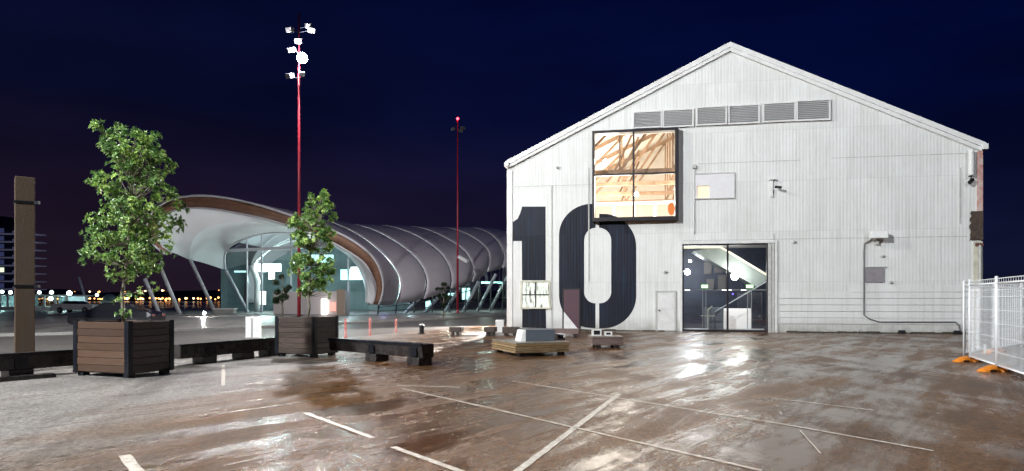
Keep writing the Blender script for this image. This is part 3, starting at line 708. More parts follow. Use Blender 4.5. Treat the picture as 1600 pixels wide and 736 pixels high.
# ------------------------------------------------------------------ the wave-shaped hall behind
cl = thing('event_hall', 'curved white shell-like event hall with timber-edged mouth glowing inside', 'building', (-20, 72, 0))
def crv(lst): return [P(*p) for p in lst]
def resample(pts, n):
    d = [0]
    for a, b in zip(pts[:-1], pts[1:]): d.append(d[-1] + (b - a).length)
    out = []; k = 0
    for i in range(n):
        t = d[-1] * i / (n - 1)
        while k < len(d) - 2 and d[k + 1] < t: k += 1
        s_ = d[k + 1] - d[k]; out.append(pts[k].lerp(pts[k + 1], 0 if s_ == 0 else (t - d[k]) / s_))
    return out
def smoothc(pts, n, it=2):
    pts = [Vector(p) for p in pts]
    for _ in range(it):
        q = [pts[0]]
        for a, b in zip(pts[:-1], pts[1:]): q += [a.lerp(b, .25), a.lerp(b, .75)]
        q.append(pts[-1]); pts = q
    return resample(pts, n)
rim_o = crv([(262, 398, 70), (240, 385, 69), (228, 355, 67.5), (238, 330, 66), (262, 313, 64.5), (295, 306, 63.5), (330, 306, 63), (370, 312, 62.8), (410, 322, 62.5), (443, 333, 62.5), (480, 345, 62.8), (510, 356, 63), (535, 367, 63.3), (556, 379, 63.6), (577, 395, 64), (590, 411, 64.5), (598, 432, 65), (600, 448, 65.5), (597, 465, 66), (592, 476, 66)])
rim_i = crv([(268, 396, 70.6), (251, 383, 69.5), (243, 358, 68), (252, 340, 66.5), (272, 328, 65), (297, 325, 64), (330, 326, 63.5), (370, 333, 63.2), (410, 341, 62.9), (443, 350, 62.9), (480, 362, 63.2), (510, 374, 63.4), (531, 385, 63.7), (554, 399, 64), (568, 409, 64.4), (578, 423, 64.8), (586, 440, 65.3), (588, 452, 65.8), (586, 465, 66.2), (582, 476, 66.3)])
crease = crv([(296, 406, 75), (296, 396, 74.6), (298, 385, 74), (302, 373, 73), (310, 364, 72), (320, 357, 71), (334, 352, 70), (350, 348.5, 69.3), (370, 347, 68.8), (400, 347, 68), (430, 353, 67.5), (465, 361, 67), (500, 372, 66.8), (525, 384, 66.6), (548, 398, 66.4), (564, 412, 66.4), (573, 428, 66.6), (580, 446, 67), (582, 462, 67.3), (580, 476, 67.5)])
frame = crv([(352, 422, 79), (351, 412, 79), (350.5, 402, 79), (352, 394, 78.8), (356, 388, 78.4), (363, 382, 78), (375, 376, 77.4), (390, 370, 76.6), (408, 365.5, 75.8), (430, 362.5, 75), (455, 363, 74.2), (482, 368, 73.5), (508, 377, 72.8), (530, 388, 72), (548, 401, 71.2), (560, 414, 70.6), (568, 428, 70), (574, 446, 69.6), (577, 462, 69.3), (577, 476, 69)])
n_ = 60
ro_, ri_, cr_, fr_ = [smoothc(c, n_) for c in (rim_o, rim_i, crease, frame)]
b_ = MB(); b_.grid([ro_, ri_]); b_.build('timber_rim', M['rimwood'], cl, world=True, smooth=True, solid=.25)
e_ = MB(); e_.tube([p + Vector((0, -.15, 0)) for p in ro_], .10, 6); e_.tube([p + Vector((0, -.1, 0)) for p in ri_], .12, 6); e_.build('rim_edge', M['column'], cl, world=True, smooth=True)
def cat(a, b, c, d, t):
    return .5 * ((2 * b) + (-a + c) * t + (2 * a - 5 * b + 4 * c - d) * t * t + (-a + 3 * b - 3 * c + d) * t ** 3)
rows = []
cs = [ri_, cr_, fr_]
for seg in range(2):
    for k in range(9):
        t = k / 8
        if seg == 1 and k == 0: continue
        if seg == 0:
            # bulge between rim and crease
            rows.append([a.lerp(b, t) + Vector((-.6, 0, .35)) * math.sin(math.pi * t) for a, b in zip(ri_, cr_)])
        else: rows.append([a.lerp(b, t) + Vector((-.5, 0, .25)) * math.sin(math.pi * t) for a, b in zip(cr_, fr_)])
b_ = MB(); b_.grid(rows[:9]); b_.build('soffit', M['soffit'], cl, world=True, smooth=True)
b_ = MB(); b_.grid(rows[8:]); b_.build('soffit', M['soffit'], cl, world=True, smooth=True)
b_ = MB(); b_.tube(fr_, .13, 6); b_.build('glazing_frame', M['column'], cl, world=True, smooth=True)
seams = [[(440, 331, 70), (480, 344, 67), (535, 367, 65)] ,
 [(500, 342, 78.5), (535, 354, 76.5), (568, 371.6, 74.5), (603, 401, 72), (622, 429, 70.5), (624.5, 448, 70), (617, 472, 69.5)],
 [(546, 349, 82), (580, 358, 80), (608.7, 371.6, 78), (646.7, 398.8, 75.5), (663, 423, 74), (667, 445, 73.5), (660, 466, 73)],
 [(595, 351, 86), (625, 358, 84), (652, 369, 82), (684.8, 390.6, 79), (701, 415, 77.5), (705, 435, 77), (702.5, 450, 76.5)],
 [(640, 353, 90), (668, 359, 88), (690, 369, 86), (723, 388, 82.5), (736.4, 409.7, 81), (740, 427, 80.3), (736, 439.6, 80)],
 [(692, 354.5, 94), (718, 361, 91), (740, 371.6, 89), (761, 388, 86), (765, 407, 84.5), (759.5, 424.6, 83.5)],
 [(739, 355, 98), (757, 361, 95), (770, 369, 93), (782.6, 385, 90), (787.5, 401.5, 88), (782.6, 418, 87)],
 [(770, 356, 104), (792, 362, 100), (812, 372, 97), (826, 388, 94), (828, 401, 92), (822, 411, 91)]]
NS = 44
full = []
for k, s_ in enumerate(seams):
    if k == 0: full.append(resample(ro_, NS)); continue
    pts = crv(s_); T = pts[0]; far = []
    for j in range(8, 0, -1):
        a_ = j / 8 * math.pi / 2
        far.append(Vector((T.x - 13 * math.sin(a_), T.y + 12 * math.sin(a_), 1.2 + (T.z - 1.2) * math.cos(a_) ** .6)))
    full.append(smoothc(far + pts, NS))
def centroid(c): return sum(c, Vector()) / len(c)
r0 = resample(ro_[8:], NS); s1 = resample(full[1][9:], NS)
for k in range(7):
    A = full[k]; B = full[k + 1]
    if k == 0: A = r0; B = s1; ca = centroid(A); cb = centroid(B)
    rows = []
    for i in range(11):
        t = i / 10; row = []
        off = .20 * (1 - t) - .03 + .22 * math.sin(math.pi * min(1, t * 1.0)) if k > 0 else .25 * math.sin(math.pi * t) - .02 * t
        for a, b in zip(A, B):
            p = a.lerp(b, t); c = ca.lerp(cb, t); d = (p - c); d.y *= .4; d.normalize(); row.append(p + d * off)
        rows.append(row)
    b_ = MB(); b_.grid(rows); b_.build('shell_panel', M['shell'], cl, world=True, smooth=True, solid=.12)
# leaning columns under the mouth and along the side
for (x0, y0, z0, x1, y1, z1) in ((225.6, 435, 69, 249.5, 491, 70), (248, 412, 71, 281, 490.6, 71.5), (297.5, 406, 75, 336.6, 488, 76), (353, 423, 79, 387.5, 487.6, 80)):
    MB().tube([P(x0, y0, z0), Vector((P(x1, y1, z1).x, z1, 0))], .2, 10).build('leaning_column', M['column'], cl, world=True, smooth=True)
for (x0, y0, z0, x1, z1) in ((655, 466, 74, 633, 76), (690, 458, 77, 664, 78), (718, 450, 79, 695, 80), (748, 440, 82, 723, 83), (775, 428, 86, 746, 86), (800, 418, 90, 765, 90)):
    p1 = P(x1, 467, z1); p1.z = 0
    MB().tube([P(x0, y0, z0), p1], .2, 8).build('leaning_column', M['column'], cl, world=True, smooth=True)
# side glass wall below the shells
ev = [(592, 474, 68.5), (617, 471, 71), (660, 463, 75), (702, 447, 78.5), (736, 436, 82), (762, 423, 85.5), (784, 416, 89), (824, 408, 93)]
top = smoothc(crv(ev), 30); bot = [Vector((p.x - .2, p.y + .4, 0)) for p in top]
MB().grid([top, bot]).build('side_glass_wall', M['glass'], cl, world=True)
mu = MB()
for i in range(0, 30, 3): mu.bar(top[i], bot[i], .12, .12)
for zf in (.35, .7):
    for i in range(29): mu.bar(top[i].lerp(bot[i], zf), top[i + 1].lerp(bot[i + 1], zf), .08, .08)
mu.build('glass_wall_mullion', mat('dark_mullion', (.08, .085, .09), .4), cl, world=True)
# mouth glazing: from the frame curve down to ground
lower = [Vector((p.x, p.y, 0)) for p in fr_]
gf = MB(); 
ctr = P(455, 420, 74)
left_i = 0
pts2 = fr_ + [Vector((fr_[-1].x, fr_[-1].y, 0)), Vector((P(386, 480, 79.5).x, 79.5, 0))]
bmn = MB(); 
# plane-ish fan of quads between matching left/right sides of the arch
half = len(fr_) // 2
# build columns of glass under the arch by x
def arch_z(x):
    best = None
    for a, b in zip(fr_[:-1], fr_[1:]):
        if min(a.x, b.x) <= x <= max(a.x, b.x) and a.z > 3:
            t = (x - a.x) / (b.x - a.x) if abs(b.x - a.x) > 1e-6 else 0
            z = a.z + (b.z - a.z) * t
            if best is None or z > best: best = z
    return best
xa = fr_[0].x + .25; xb = fr_[-1].x - .1; ya = 79.0; yb = 69.2
def gy(x): return ya + (yb - ya) * (x - xa) / (xb - xa)
prev = None; gl_ = MB()
for i in range(41):
    x = xa + (xb - xa) * i / 40; z = arch_z(x) or 3.0
    cur = (Vector((x, gy(x), 0)), Vector((x, gy(x), z)))
    if prev: gl_.face([prev[0], cur[0], cur[1], prev[1]])
    prev = cur
gl_.build('mouth_glazing', M['glass'], cl, world=True)
mu = MB()
def gx(px): # x on the glazing plane for a photo column
    best = xa
    for i in range(400):
        x = xa + (xb - xa) * i / 399
        if 800 + x / gy(x) * F <= px: best = x
    return best
for px in (387, 410, 455, 500, 545): 
    x = gx(px); z = arch_z(x) or 3; mu.bar((x, gy(x) - .1, 0), (x, gy(x) - .1, z), .14, .2)
zt = P(400, 391, 78).z
mu.bar((xa, ya - .12, zt), (xb - .8, gy(xb - .8) - .12, zt), .25, .32)
mu.build('glazing_mullion', M['column'], cl, world=True)
# inner curved steel ribs and interior
mu = MB()
mu.tube([P(x, y, 82) for x, y in ((392, 421), (402, 406), (418, 392), (436, 380), (455, 371), (470, 368))], .16, 6)
mu.tube([P(x, y, 82) for x, y in ((430, 386), (445, 379), (460, 375), (480, 371), (500, 372))], .12, 6)
mu.tube([P(x, y, 81) for x, y in ((393, 415), (398, 425), (402, 440), (402, 490))], .35, 8)
mu.build('inner_steel_rib', M['soffit'], cl, world=True, smooth=True)
p0 = P(397, 424, 80); p1 = P(437, 412, 80)
MB().box(p0.x, p1.x, 80, 80.5, p0.z, p1.z).build('lit_ceiling_panel', M['lampsoft'], cl, world=True)
for (x0, x1, y0, y1, Z, m_) in ((366, 384, 423, 425.5, 80, 'lampteal'), (472, 520, 398, 410, 76, 'lampteal'), (532, 574, 421, 437, 72.5, 'lampteal'), (548, 562, 417, 421, 72.3, 'lampsoft'), (420, 428, 424, 436, 82, 'lampsoft'), (458, 470, 403, 411, 80, 'lampsoft'), (406, 414, 455, 476, 80, 'lampsoft')):
    a_ = P(x0, y1, Z); b__ = P(x1, y0, Z); MB().box(a_.x, b__.x, Z, Z + .3, a_.z, b__.z).build('lit_interior_panel', M[m_], cl, world=True)
bw = MB(); bw.box(P(345, 400, 92).x, P(640, 400, 92).x, 92, 92.3, 0, 8.5); bw.build('inner_back_wall', mat('teal_grey_inner_wall', (.16, .22, .23), .6, var=.5, vscale=.3), cl, world=True)
# low white foyer block with lit doorway and poster
fy = MB(); a_ = P(427, 460, 71); b__ = P(527, 460, 67)
fy.hexa([(a_.x, 71, 0), (b__.x, 67, 0), (b__.x + .5, 70, 0), (a_.x + .5, 74, 0), (a_.x, 71, 2.35), (b__.x, 67, 2.35), (b__.x + .5, 70, 2.35), (a_.x + .5, 74, 2.35)])
fo_ = fy.build('foyer_block', mat('warm_white_wall', (.55, .50, .50), .6), cl, world=True)
a_ = P(503.5, 491, 67.6); b__ = P(512, 467, 67.6); MB().box(a_.x, b__.x, 67.2, 67.4, .05, b__.z).build('lit_doorway', M['lampsoft'], cl, world=True)
a_ = P(516, 486, 67.2); b__ = P(526, 472, 67.2); MB().box(a_.x, b__.x, 66.85, 66.95, a_.z, b__.z).build('poster', glow('red_and_white_poster', (.9, .42, .35), .8), cl, world=True)
a_ = P(528, 491, 67); b__ = P(541, 455, 67); MB().box(a_.x, b__.x, 66.5, 67.2, 0, 2.5).build('timber_pier', mat('timber_pier_board', (.26, .19, .14), .5), cl, world=True)
for (px, Z, h, p, c_) in ((415, 82, 4, 1300, (.72, 1, .97)), (470, 80, 4.5, 1300, (.8, 1, .98)), (530, 77, 4, 900, (.75, 1, 1)), (545, 72, 3, 350, (.7, .9, 1)), (640, 82, 2.6, 300, (.7, .9, 1)), (700, 86, 3, 450, (.8, 1, .85)), (760, 92, 3.5, 550, (.85, 1, .88)), (600, 76, 2, 120, (.5, .5, 1))):
    q = P(px, 460, Z); light('POINT', 'hall_interior_light', (q.x, Z, h), p, c_, None, .4)
for (x0, x1, y0, y1, Z) in ((722, 734, 450, 468, 90), (665, 672, 470, 482, 84), (700, 712, 458, 462, 90), (752, 786, 440, 443, 95)):
    a_ = P(x0, y1, Z); b__ = P(x1, y0, Z); MB().box(a_.x, b__.x, Z, Z + .3, max(.05, a_.z), b__.z).build('lit_interior_panel', M['lampteal'], cl, world=True)
# paving under the hall
hf_ = MB(); hf_.box(-45, 12, 66, 110, .0, .05); o = hf_.build('hall_apron', mat('apron_concrete', (.16, .15, .15), .6, var=.2)); tag(o, kind='structure')

# ------------------------------------------------------------------ masts
def head(c, d, w_=.5, h_=.35, dp=.3):
    m = MB(); c = Vector(c); d = Vector(d).normalized(); m.bar(c - d * dp / 2, c + d * dp / 2, w_, h_); return m
def mast(loc, H, label, grp='red floodlight masts on the wharf', r=.11):
    t = thing('light_mast', label, 'light mast', loc, 0, grp)
    MB().tube([(0, 0, 0), (0, 0, H * .5), (0, 0, H)], [r * 1.35, r, r * .6], 12).build('pole', M['redpaint'], t, smooth=True)
    MB().lathe((0, 0, 0), [(.001, 0), (.38, 0), (.38, .05), (.2, .09), (.15, .4), (.001, .4)], 14).build('base_plate', M['redpaint'], t)
    return t
m1 = mast(MAST1, 22.5, 'tall red mast with bright floodlight behind the second planter', r=.10)
for (dx, dy, z) in ((-.55, -.3, 21.2), (.75, -.2, 21.5), (.95, -.2, 21.2), (.1, -.5, 20.3), (-.4, -.4, 19.7), (-.55, -.4, 17.8), (.35, -.45, 17.9)):
    ho_ = head((dx, dy, z), (dx * .6, -.8, -.35), .42, .36, .5).build('floodlight', M['lampbody'], m1, bevel=.03)
    MB().tube([(dx * .9, dy * .9, z), (0, 0, z - .1)], .03, 6).build('arm', M['steel'], ho_)
lo_ = head((.40, -.4, 19.05), (.3, -.9, -.3), .6, .45, .3).build('floodlight', M['lampbody'], m1)
MB().ball((.42, -.60, 19.03), .36, 20).build('lens', M['lampbulb'], lo_, smooth=True)
m2loc = Vector((P(715, 467, 75).x, 75, 0))
m2 = mast(m2loc, 21.2, 'distant thin red mast with red beacon and cameras halfway up', r=.10)
for (dx, z) in ((-.45, 20.2), (.35, 20.0), (.6, 20.3)):
    head((dx, -.3, z), (dx, -.6, -.3), .4, .3, .4).build('floodlight', M['lampbody'], m2, bevel=.02)
MB().ball((0, 0, 21.4), .14, 8).build('beacon', M['redlamp'], m2, smooth=True)
cz = P(724, 406, 75).z
MB().bar((.15, -.2, cz + .35), (1.2, -.9, cz - .25), .4, .35).build('security_camera', M['white'], m2, bevel=.03)
for i in (1,):
    m3 = mast(MAST0, 21.5, 'red floodlight mast beside the road left of the timber post')
    for dz, dx in ((20, .7), (20.6, .5), (20.2, -.5)):
        head((dx, 0, dz), (1, .1, -.5), .5, .4, .35).build('floodlight', M['lampbody'], m3)
    m5 = mast(MAST3, 21.5, 'red floodlight mast on the open yard far left of the camera')
    head((.6, .3, 20.6), (1, 1, -.6), .6, .5, .35).build('floodlight', M['lampbody'], m5)
    m4 = mast(MAST2, 22, 'red floodlight mast on the open yard facing the shed')
    for dz, dx in ((21.2, -.5), (21.2, .5)):
        head((dx, .3, dz), (-.2, 1, -.4), .5, .4, .35).build('floodlight', M['lampbody'], m4)

# ------------------------------------------------------------------ planters with trees
AX = Vector((.35, .94, 0)).normalized(); AY = Vector((-.94, .35, 0)).normalized()
def planter(near, LR, LL, H, label, lit_sides):
    ang = math.atan2(AX.y, AX.x)
    c = near + AX * LR / 2 + AY * LL / 2; c.z = 0
    t = thing('tree_planter', label, 'planter', c, ang, 'timber box planters with young trees')
    a = LR / 2; b = LL / 2; z0 = .10
    rows_ = 7
    for (side, m_) in (('near', M['wood_lit'] if lit_sides else M['wood_dark_shaded']), ('r', M['wood_dark_shaded']), ('l', M['wood_lit'] if lit_sides else M['wood_dark_shaded']), ('far', M['wood_dark_shaded'])):  # lit and shaded faces of the large planter are painted into its boards
        mb = MB(); rr = random.Random(hash(side) % 7 + 3 if False else len(side) + int(LR * 10))
        for k in range(rows_):
            zz0 = z0 + (H - z0 - .02) * k / rows_ + .004; zz1 = z0 + (H - z0 - .02) * (k + 1) / rows_ - .004
            j = rr.uniform(-.006, .006)
            if side == 'near': mb.box(-a - .0 + j, -a + .05 + j, -b + .06, b - .06, zz0, zz1)
            if side == 'far': mb.box(a - .05 + j, a + j, -b + .06, b - .06, zz0, zz1)
            if side == 'r': mb.box(-a + .06, a - .06, -b + j, -b + .05 + j, zz0, zz1)
            if side == 'l': mb.box(-a + .06, a - .06, b - .05 + j, b + j, zz0, zz1)
        mb.build('side_boards', m_, t, bevel=.004)
    for sx_ in (-1, 1):
        for sy_ in (-1, 1):
            mb = MB(); x0, x1 = sorted((sx_ * (a + .012), sx_ * (a - .10))); y0, y1 = sorted((sy_ * (b + .012), sy_ * (b + .0)))
            mb.box(x0, x1, y0, y1, z0 - .03, H)
            x0, x1 = sorted((sx_ * (a + .012), sx_ * a)); y0, y1 = sorted((sy_ * (b + .0), sy_ * (b - .10))); mb.box(x0, x1, y0, y1, z0 - .03, H)
            for kz in range(12):
                zz = z0 + .05 + kz * (H - z0) / 12.5
                mb.box(*sorted((sx_ * (a + .02), sx_ * (a + .012))), *sorted((sy_ * (b - .05), sy_ * (b - .07))), zz, zz + .02)
            mb.build('corner_angle', M['steel'], t)
            MB().box(*sorted((sx_ * (a - .05), sx_ * (a - .2))), *sorted((sy_ * (b - .05), sy_ * (b - .2))), 0, z0).build('foot', M['steel'], t)
    MB().box(-a + .05, a - .05, -b + .05, b - .05, z0 - .02, z0 + .02).build('base_frame', M['steel'], t)
    MB().box(-a + .052, a - .052, -b + .052, b - .052, H - .16, H - .10).build('soil', M['soil'], t)
    return t
near1 = Vector((-7.7, 13.7, 0)); near2 = Vector((-5.34, 18.5, 0))
pl1 = planter(near1, 1.11, 1.53, 1.15, 'large brown timber planter with black corners beside the timber post', True)
pl2 = planter(near2, 1.06, 1.31, 1.12, 'smaller darker timber planter between the two black steel beams', False)

def leaf_material(name, c_old, c_new):
    m = bpy.data.materials.new(name); m.use_nodes = True; n = m.node_tree.nodes; l = m.node_tree.links; b = n['Principled BSDF']
    g_ = n.new('ShaderNodeNewGeometry'); r = n.new('ShaderNodeValToRGB'); tn = n.new('ShaderNodeTexCoord'); nq = n.new('ShaderNodeTexNoise'); nq.inputs['Scale'].default_value = 3.2; nq.inputs['Detail'].default_value = 2; l.new(tn.outputs['Object'], nq.inputs[0])
    m1_ = n.new('ShaderNodeMapRange'); m1_.inputs[1].default_value = .38; m1_.inputs[2].default_value = .68; l.new(nq.outputs[0], m1_.inputs[0])
    m2_ = n.new('ShaderNodeMath'); m2_.operation = 'MULTIPLY_ADD'; m2_.inputs[1].default_value = .5; l.new(g_.outputs['Random Per Island'], m2_.inputs[0])
    m3_ = n.new('ShaderNodeMath'); m3_.operation = 'MULTIPLY'; m3_.inputs[1].default_value = .62; l.new(m1_.outputs[0], m3_.inputs[0]); l.new(m3_.outputs[0], m2_.inputs[2]); l.new(m2_.outputs[0], r.inputs[0])
    e = r.color_ramp.elements; e[0].color = (*[c * .6 for c in c_old], 1); e[1].color = (*c_new, 1); e[1].position = 1; k = e.new(.45); k.color = (*c_old, 1); k = e.new(.80); k.color = (*[(a + b_) / 2 for a, b_ in zip(c_old, c_new)], 1)
    l.new(r.outputs[0], b.inputs['Base Color']); b.inputs['Roughness'].default_value = .34; b.inputs['Specular IOR Level'].default_value = .55
    tr = n.new('ShaderNodeBsdfTranslucent'); l.new(r.outputs[0], tr.inputs[0]); mx = n.new('ShaderNodeMixShader'); mx.inputs[0].default_value = .25
    out = n['Material Output']; l.new(b.outputs[0], mx.inputs[1]); l.new(tr.outputs[0], mx.inputs[2]); l.new(mx.outputs[0], out.inputs[0])
    return m
M['leaf'] = leaf_material('glossy_green_leaf', (.12, .25, .065), (.70, .90, .28))
M['leafdark'] = leaf_material('dull_dark_leaf', (.03, .05, .025), (.07, .10, .04))

def leaf(mb, base, d, up, L_, w_):
    x = d.cross(up)
    if x.length < .01: return
    x.normalize(); tip = base + d * L_ - up * L_ * .15; mid = base + d * L_ * .5 + up * .004
    a = mid + x * w_ / 2 + up * w_ * .18; b = mid - x * w_ / 2 + up * w_ * .18
    i = len(mb.v); mb.v += [base, a, tip, b, mid]; mb.f += [(i, i + 1, i + 4), (i + 1, i + 2, i + 4), (i + 2, i + 3, i + 4), (i + 3, i, i + 4)]; mb.mi += [0] * 4
def tree(base_pt, trunk_px, outline, Z, n_ros, leafL, label, seed, dens=1., mat_='leaf', group=None, thick=.035, name='pohutukawa_tree', extra=(), shrink=.10):
    rr = random.Random(seed)
    t = thing(name, label, 'tree', base_pt, 0, group)
    outline = [(y_, l_ + shrink * (r_ - l_), r_ - shrink * (r_ - l_)) for y_, l_, r_ in outline]
    ys = [o_[0] for o_ in outline]; ytop, ybot = ys[0], ys[-1]
    def lr(y):
        for (ya_, la, ra), (yb_, lb, rb) in zip(outline[:-1], outline[1:]):
            if ya_ <= y <= yb_:
                q = (y - ya_) / (yb_ - ya_); return la + (lb - la) * q, ra + (rb - ra) * q
        return outline[-1][1:]
    def rnd_point(shell=True):
        while True:
            y = ytop + (ybot - ytop) * rr.random(); l_, r_ = lr(y)
            maxw = max(o_[2] - o_[1] for o_ in outline)
            if rr.random() > (r_ - l_) / maxw + .08: continue
            u = rr.uniform(-1, 1); v = rr.uniform(-1, 1)
            if u * u + v * v > 1: continue
            if shell and u * u + v * v < .22 and rr.random() < .6: continue
            cx = (l_ + r_) / 2; hw = (r_ - l_) / 2
            return P(cx + u * hw, y, Z) + Vector((0, v * hw / F * Z * .9, 0))
    # clump centres
    clumps = []
    tries = 0
    K = int(n_ros / 12)
    maxw = max(o_[2] - o_[1] for o_ in outline) / F * Z
    while len(clumps) < K and tries < 5000:
        tries += 1; p = rnd_point()
        if all((p - c).length > maxw * .085 for c in clumps): clumps.append(p)
    for e_ in extra: clumps.append(P(*e_, Z))
    mb = MB(); axis = P((outline[len(outline) // 2][1] + outline[len(outline) // 2][2]) / 2, (ytop + ybot) / 2, Z)
    for c in clumps:
        cr = maxw * rr.uniform(.055, .095)
        k = int(n_ros / len(clumps) * rr.uniform(.6, 1.4)) if clumps.index(c) < len(clumps) - len(extra) else 4
        for j in range(k):
            d = Vector((rr.gauss(0, 1), rr.gauss(0, 1), rr.gauss(.15, .8))).normalized()
            p = c + d * cr * (rr.random() ** .4)
            ax = (d + Vector((0, 0, .8)) + (p - axis).normalized() * .5).normalized()
            s1 = ax.orthogonal().normalized(); s2 = ax.cross(s1); nl = rr.randint(6, 9); ph = rr.random() * 6
            for q in range(nl):
                a_ = ph + q * 2.4; el = rr.uniform(.15, .75) if q < 5 else rr.uniform(.7, 1.3)
                dd = (s1 * math.cos(a_) + s2 * math.sin(a_)) * math.cos(el) + ax * math.sin(el)
                upv = (ax - dd * ax.dot(dd)).normalized()
                leaf(mb, p, dd.normalized(), upv, leafL * rr.uniform(.7, 1.2), leafL * rr.uniform(.42, .6))
    me = bpy.data.meshes.new('foliage'); me.from_pydata([tuple(tolocal(t, v)) for v in mb.v], [], mb.f); me.materials.append(M[mat_])
    o = bpy.data.objects.new('foliage', me); C.objects.link(o); o.parent = t
    # trunk and limbs
    tp = [P(x, y, Z) for x, y in trunk_px]; tp[0] = Vector(base_pt)
    m = MB(); rad = [thick * (1.15 - .8 * i / (len(tp) - 1)) for i in range(len(tp))]
    m.tube(tp, rad, 9)
    for c in clumps:
        k = max(1, min(len(tp) - 1, int(len(tp) * (.25 + .6 * (c.z - tp[0].z) / (tp[-1].z - tp[0].z + 1e-6)) - .6)))
        s_ = tp[k]
        if c.z < s_.z and k > 1: s_ = tp[k - 1]
        mid = s_.lerp(c, .5) + Vector((rr.uniform(-.05, .05), rr.uniform(-.05, .05), -.04 * (c - s_).length))
        m.tube([s_, mid, c], [thick * .42, thick * .26, thick * .12], 5, cap=False)
    m.build('trunk', M['bark'], t, world=True, smooth=True)
    return t
c1 = near1 + AX * .55 + AY * .76; c2 = near2 + AX * .53 + AY * .65
out1 = [(193, 143, 160), (203, 142, 188), (212, 150, 258), (224, 152, 258), (236, 165, 276), (246, 160, 284), (258, 158, 276), (268, 142, 272), (280, 131, 268), (292, 130, 288), (304, 146, 292), (318, 152, 294), (334, 138, 290), (346, 130, 298), (360, 130, 286), (374, 127, 282), (388, 124, 276), (402, 126, 270), (414, 142, 268), (426, 160, 252), (435, 178, 228)]
tree(Vector((c1.x, c1.y, 1.0)), [(194, 497), (192, 480), (191, 460), (194, 440), (197, 415), (199, 385), (204, 350), (207, 315), (203, 280), (198, 250), (194, 225)], out1, c1.y, 2000, .082,
     'taller young leafy tree standing in the large brown planter', 11, extra=((203, 465), (188, 470), (197, 490), (189, 494), (236, 450), (225, 455)))
out2 = [(299, 490, 506), (308, 478, 520), (318, 470, 524), (330, 462, 524), (342, 446, 532), (354, 442, 532), (366, 444, 530), (378, 452, 528), (390, 452, 530), (402, 446, 532), (414, 441, 534), (426, 446, 530), (438, 455, 524), (448, 462, 512), (458, 468, 500)]
tree(Vector((c2.x, c2.y, .98)), [(481, 494), (484, 478), (482, 462), (484, 440), (486, 415), (484, 390), (488, 360), (490, 335), (495, 315)], out2, c2.y, 1300, .09,
     'shorter young leafy tree standing in the smaller dark planter', 12, extra=((505, 457), (466, 455), (512, 461)), thick=.033)
def street_tree(px, ytop, ybot, x0, x1, Z, label, seed):
    yb = HY + EYE * F / Z
    o_ = [(ytop, px - 3, px + 3), (ytop + (ybot - ytop) * .35, x0 + 2, x1 - 2), (ytop + (ybot - ytop) * .7, x0, x1), (ybot, px - 6, px + 7)]
    b0 = P(px, yb, Z); b0.z = 0
    tree(b0, [(px, yb), (px + .5, ybot + 8), (px, ybot), (px + 1, (ytop + ybot) / 2), (px, ytop + 8)], o_, Z, 130, .22, label, seed, mat_='leafdark', thick=.07, name='street_tree', group='small dark street trees')
street_tree(441, 424, 476, 421, 458, 46, 'small dark tree just left of the red mast base', 21)
street_tree(693, 437, 480, 679, 706, 60, 'small dark tree in front of the hall left of the thin mast', 22)

# ------------------------------------------------------------------ timber post
pc = Vector((P(38.5, 467, 15.2).x, 15.2, 0))
post = thing('timber_post', 'tall square weathered timber post with two metal straps', 'post', pc, R(38))
H = P(38, 278, 15.2).z; a = .18
MB().box(-a, a, -a, a, 0, H).build('shaft', M['post'], post, bevel=.012)
for py in (315, 447):
    z = P(38, py, 15.0).z
    mb = MB(); q = a + .014
    mb.box(-q, q, -q, -a - .001, z - .025, z + .025); mb.box(-q, q, a + .001, q, z - .025, z + .025); mb.box(-q, -a - .001, -a, a, z - .025, z + .025); mb.box(a + .001, q, -a, a, z - .025, z + .025)
    mb.bar((a, -a, z), (a + .07, -a - .07, z), .06, .06); mb.build('metal_strap', M['steel'], post)
MB().box(-.30, .30, -.30, .30, 0, .30).build('footing', M['concrete'], post, bevel=.02)

# ------------------------------------------------------------------ long low beams (wharf edge barriers)
def beam(p0, p1, z0, z1, thick, label, feet, slope_=0.):
    p0 = Vector(p0); p1 = Vector(p1); d = (p1 - p0); L_ = d.length; ang = math.atan2(d.y, d.x)
    t = thing('barrier_beam', label, 'barrier beam', (p0 + p1) / 2, ang, 'long low barrier beams on blocks')
    h = L_ / 2; mb = MB()
    mb.hexa([(-h, -thick / 2 + slope_, z0), (h, -thick / 2 + slope_, z0), (h, thick / 2, z0), (-h, thick / 2, z0), (-h, -thick / 2, z1), (h, -thick / 2, z1), (h, thick / 2, z1), (-h, thick / 2, z1)])
    mb.build('beam', M['beamtop'], t, bevel=.02)
    MB().box(-h, h, -thick / 2 - .012, -thick / 2 + .06, z1 - .05, z1 + .012).build('edge_angle', M['steel'], t)
    for f_ in feet:
        x = -h + L_ * f_; MB().box(x - .22, x + .22, -thick / 2 - .03, thick / 2 - .02, 0, z0 + .01).build('block', M['beamtop'], t, bevel=.015)
        MB().box(x - .12, x + .12, -thick / 2 - .02, -thick / 2 - .0125, z0 + .04, z1 - .08).build('plate', M['steel'], t)
    return t
beam((-13.2, 8.9, 0), (-9.36, 14.95, 0), .17, .5, .38, 'black steel-edged beam running from the left edge to the large planter', (.15, .5, .82))
beam((-8.05, 16.3, 0), (-6.75, 19.6, 0), .17, .5, .36, 'dark beam spanning between the two planters', (.25, .62, .9))
beam((-4.9, 18.85, 0), (-2.02, 16.35, 0), .19, .52, .42, 'dark streaked beam right of the smaller planter', (.5, .93), .05)
# low dark strip on the yard side
kt = MB(); kt.bar((-13.4, 7.9, .04), (-9.4, 14.0, .04), .22, .08); o = kt.build('dark_ground_strip', M['beamtop']); tag(o, 'low black strip on the ground before the left beam', 'kerb timber')

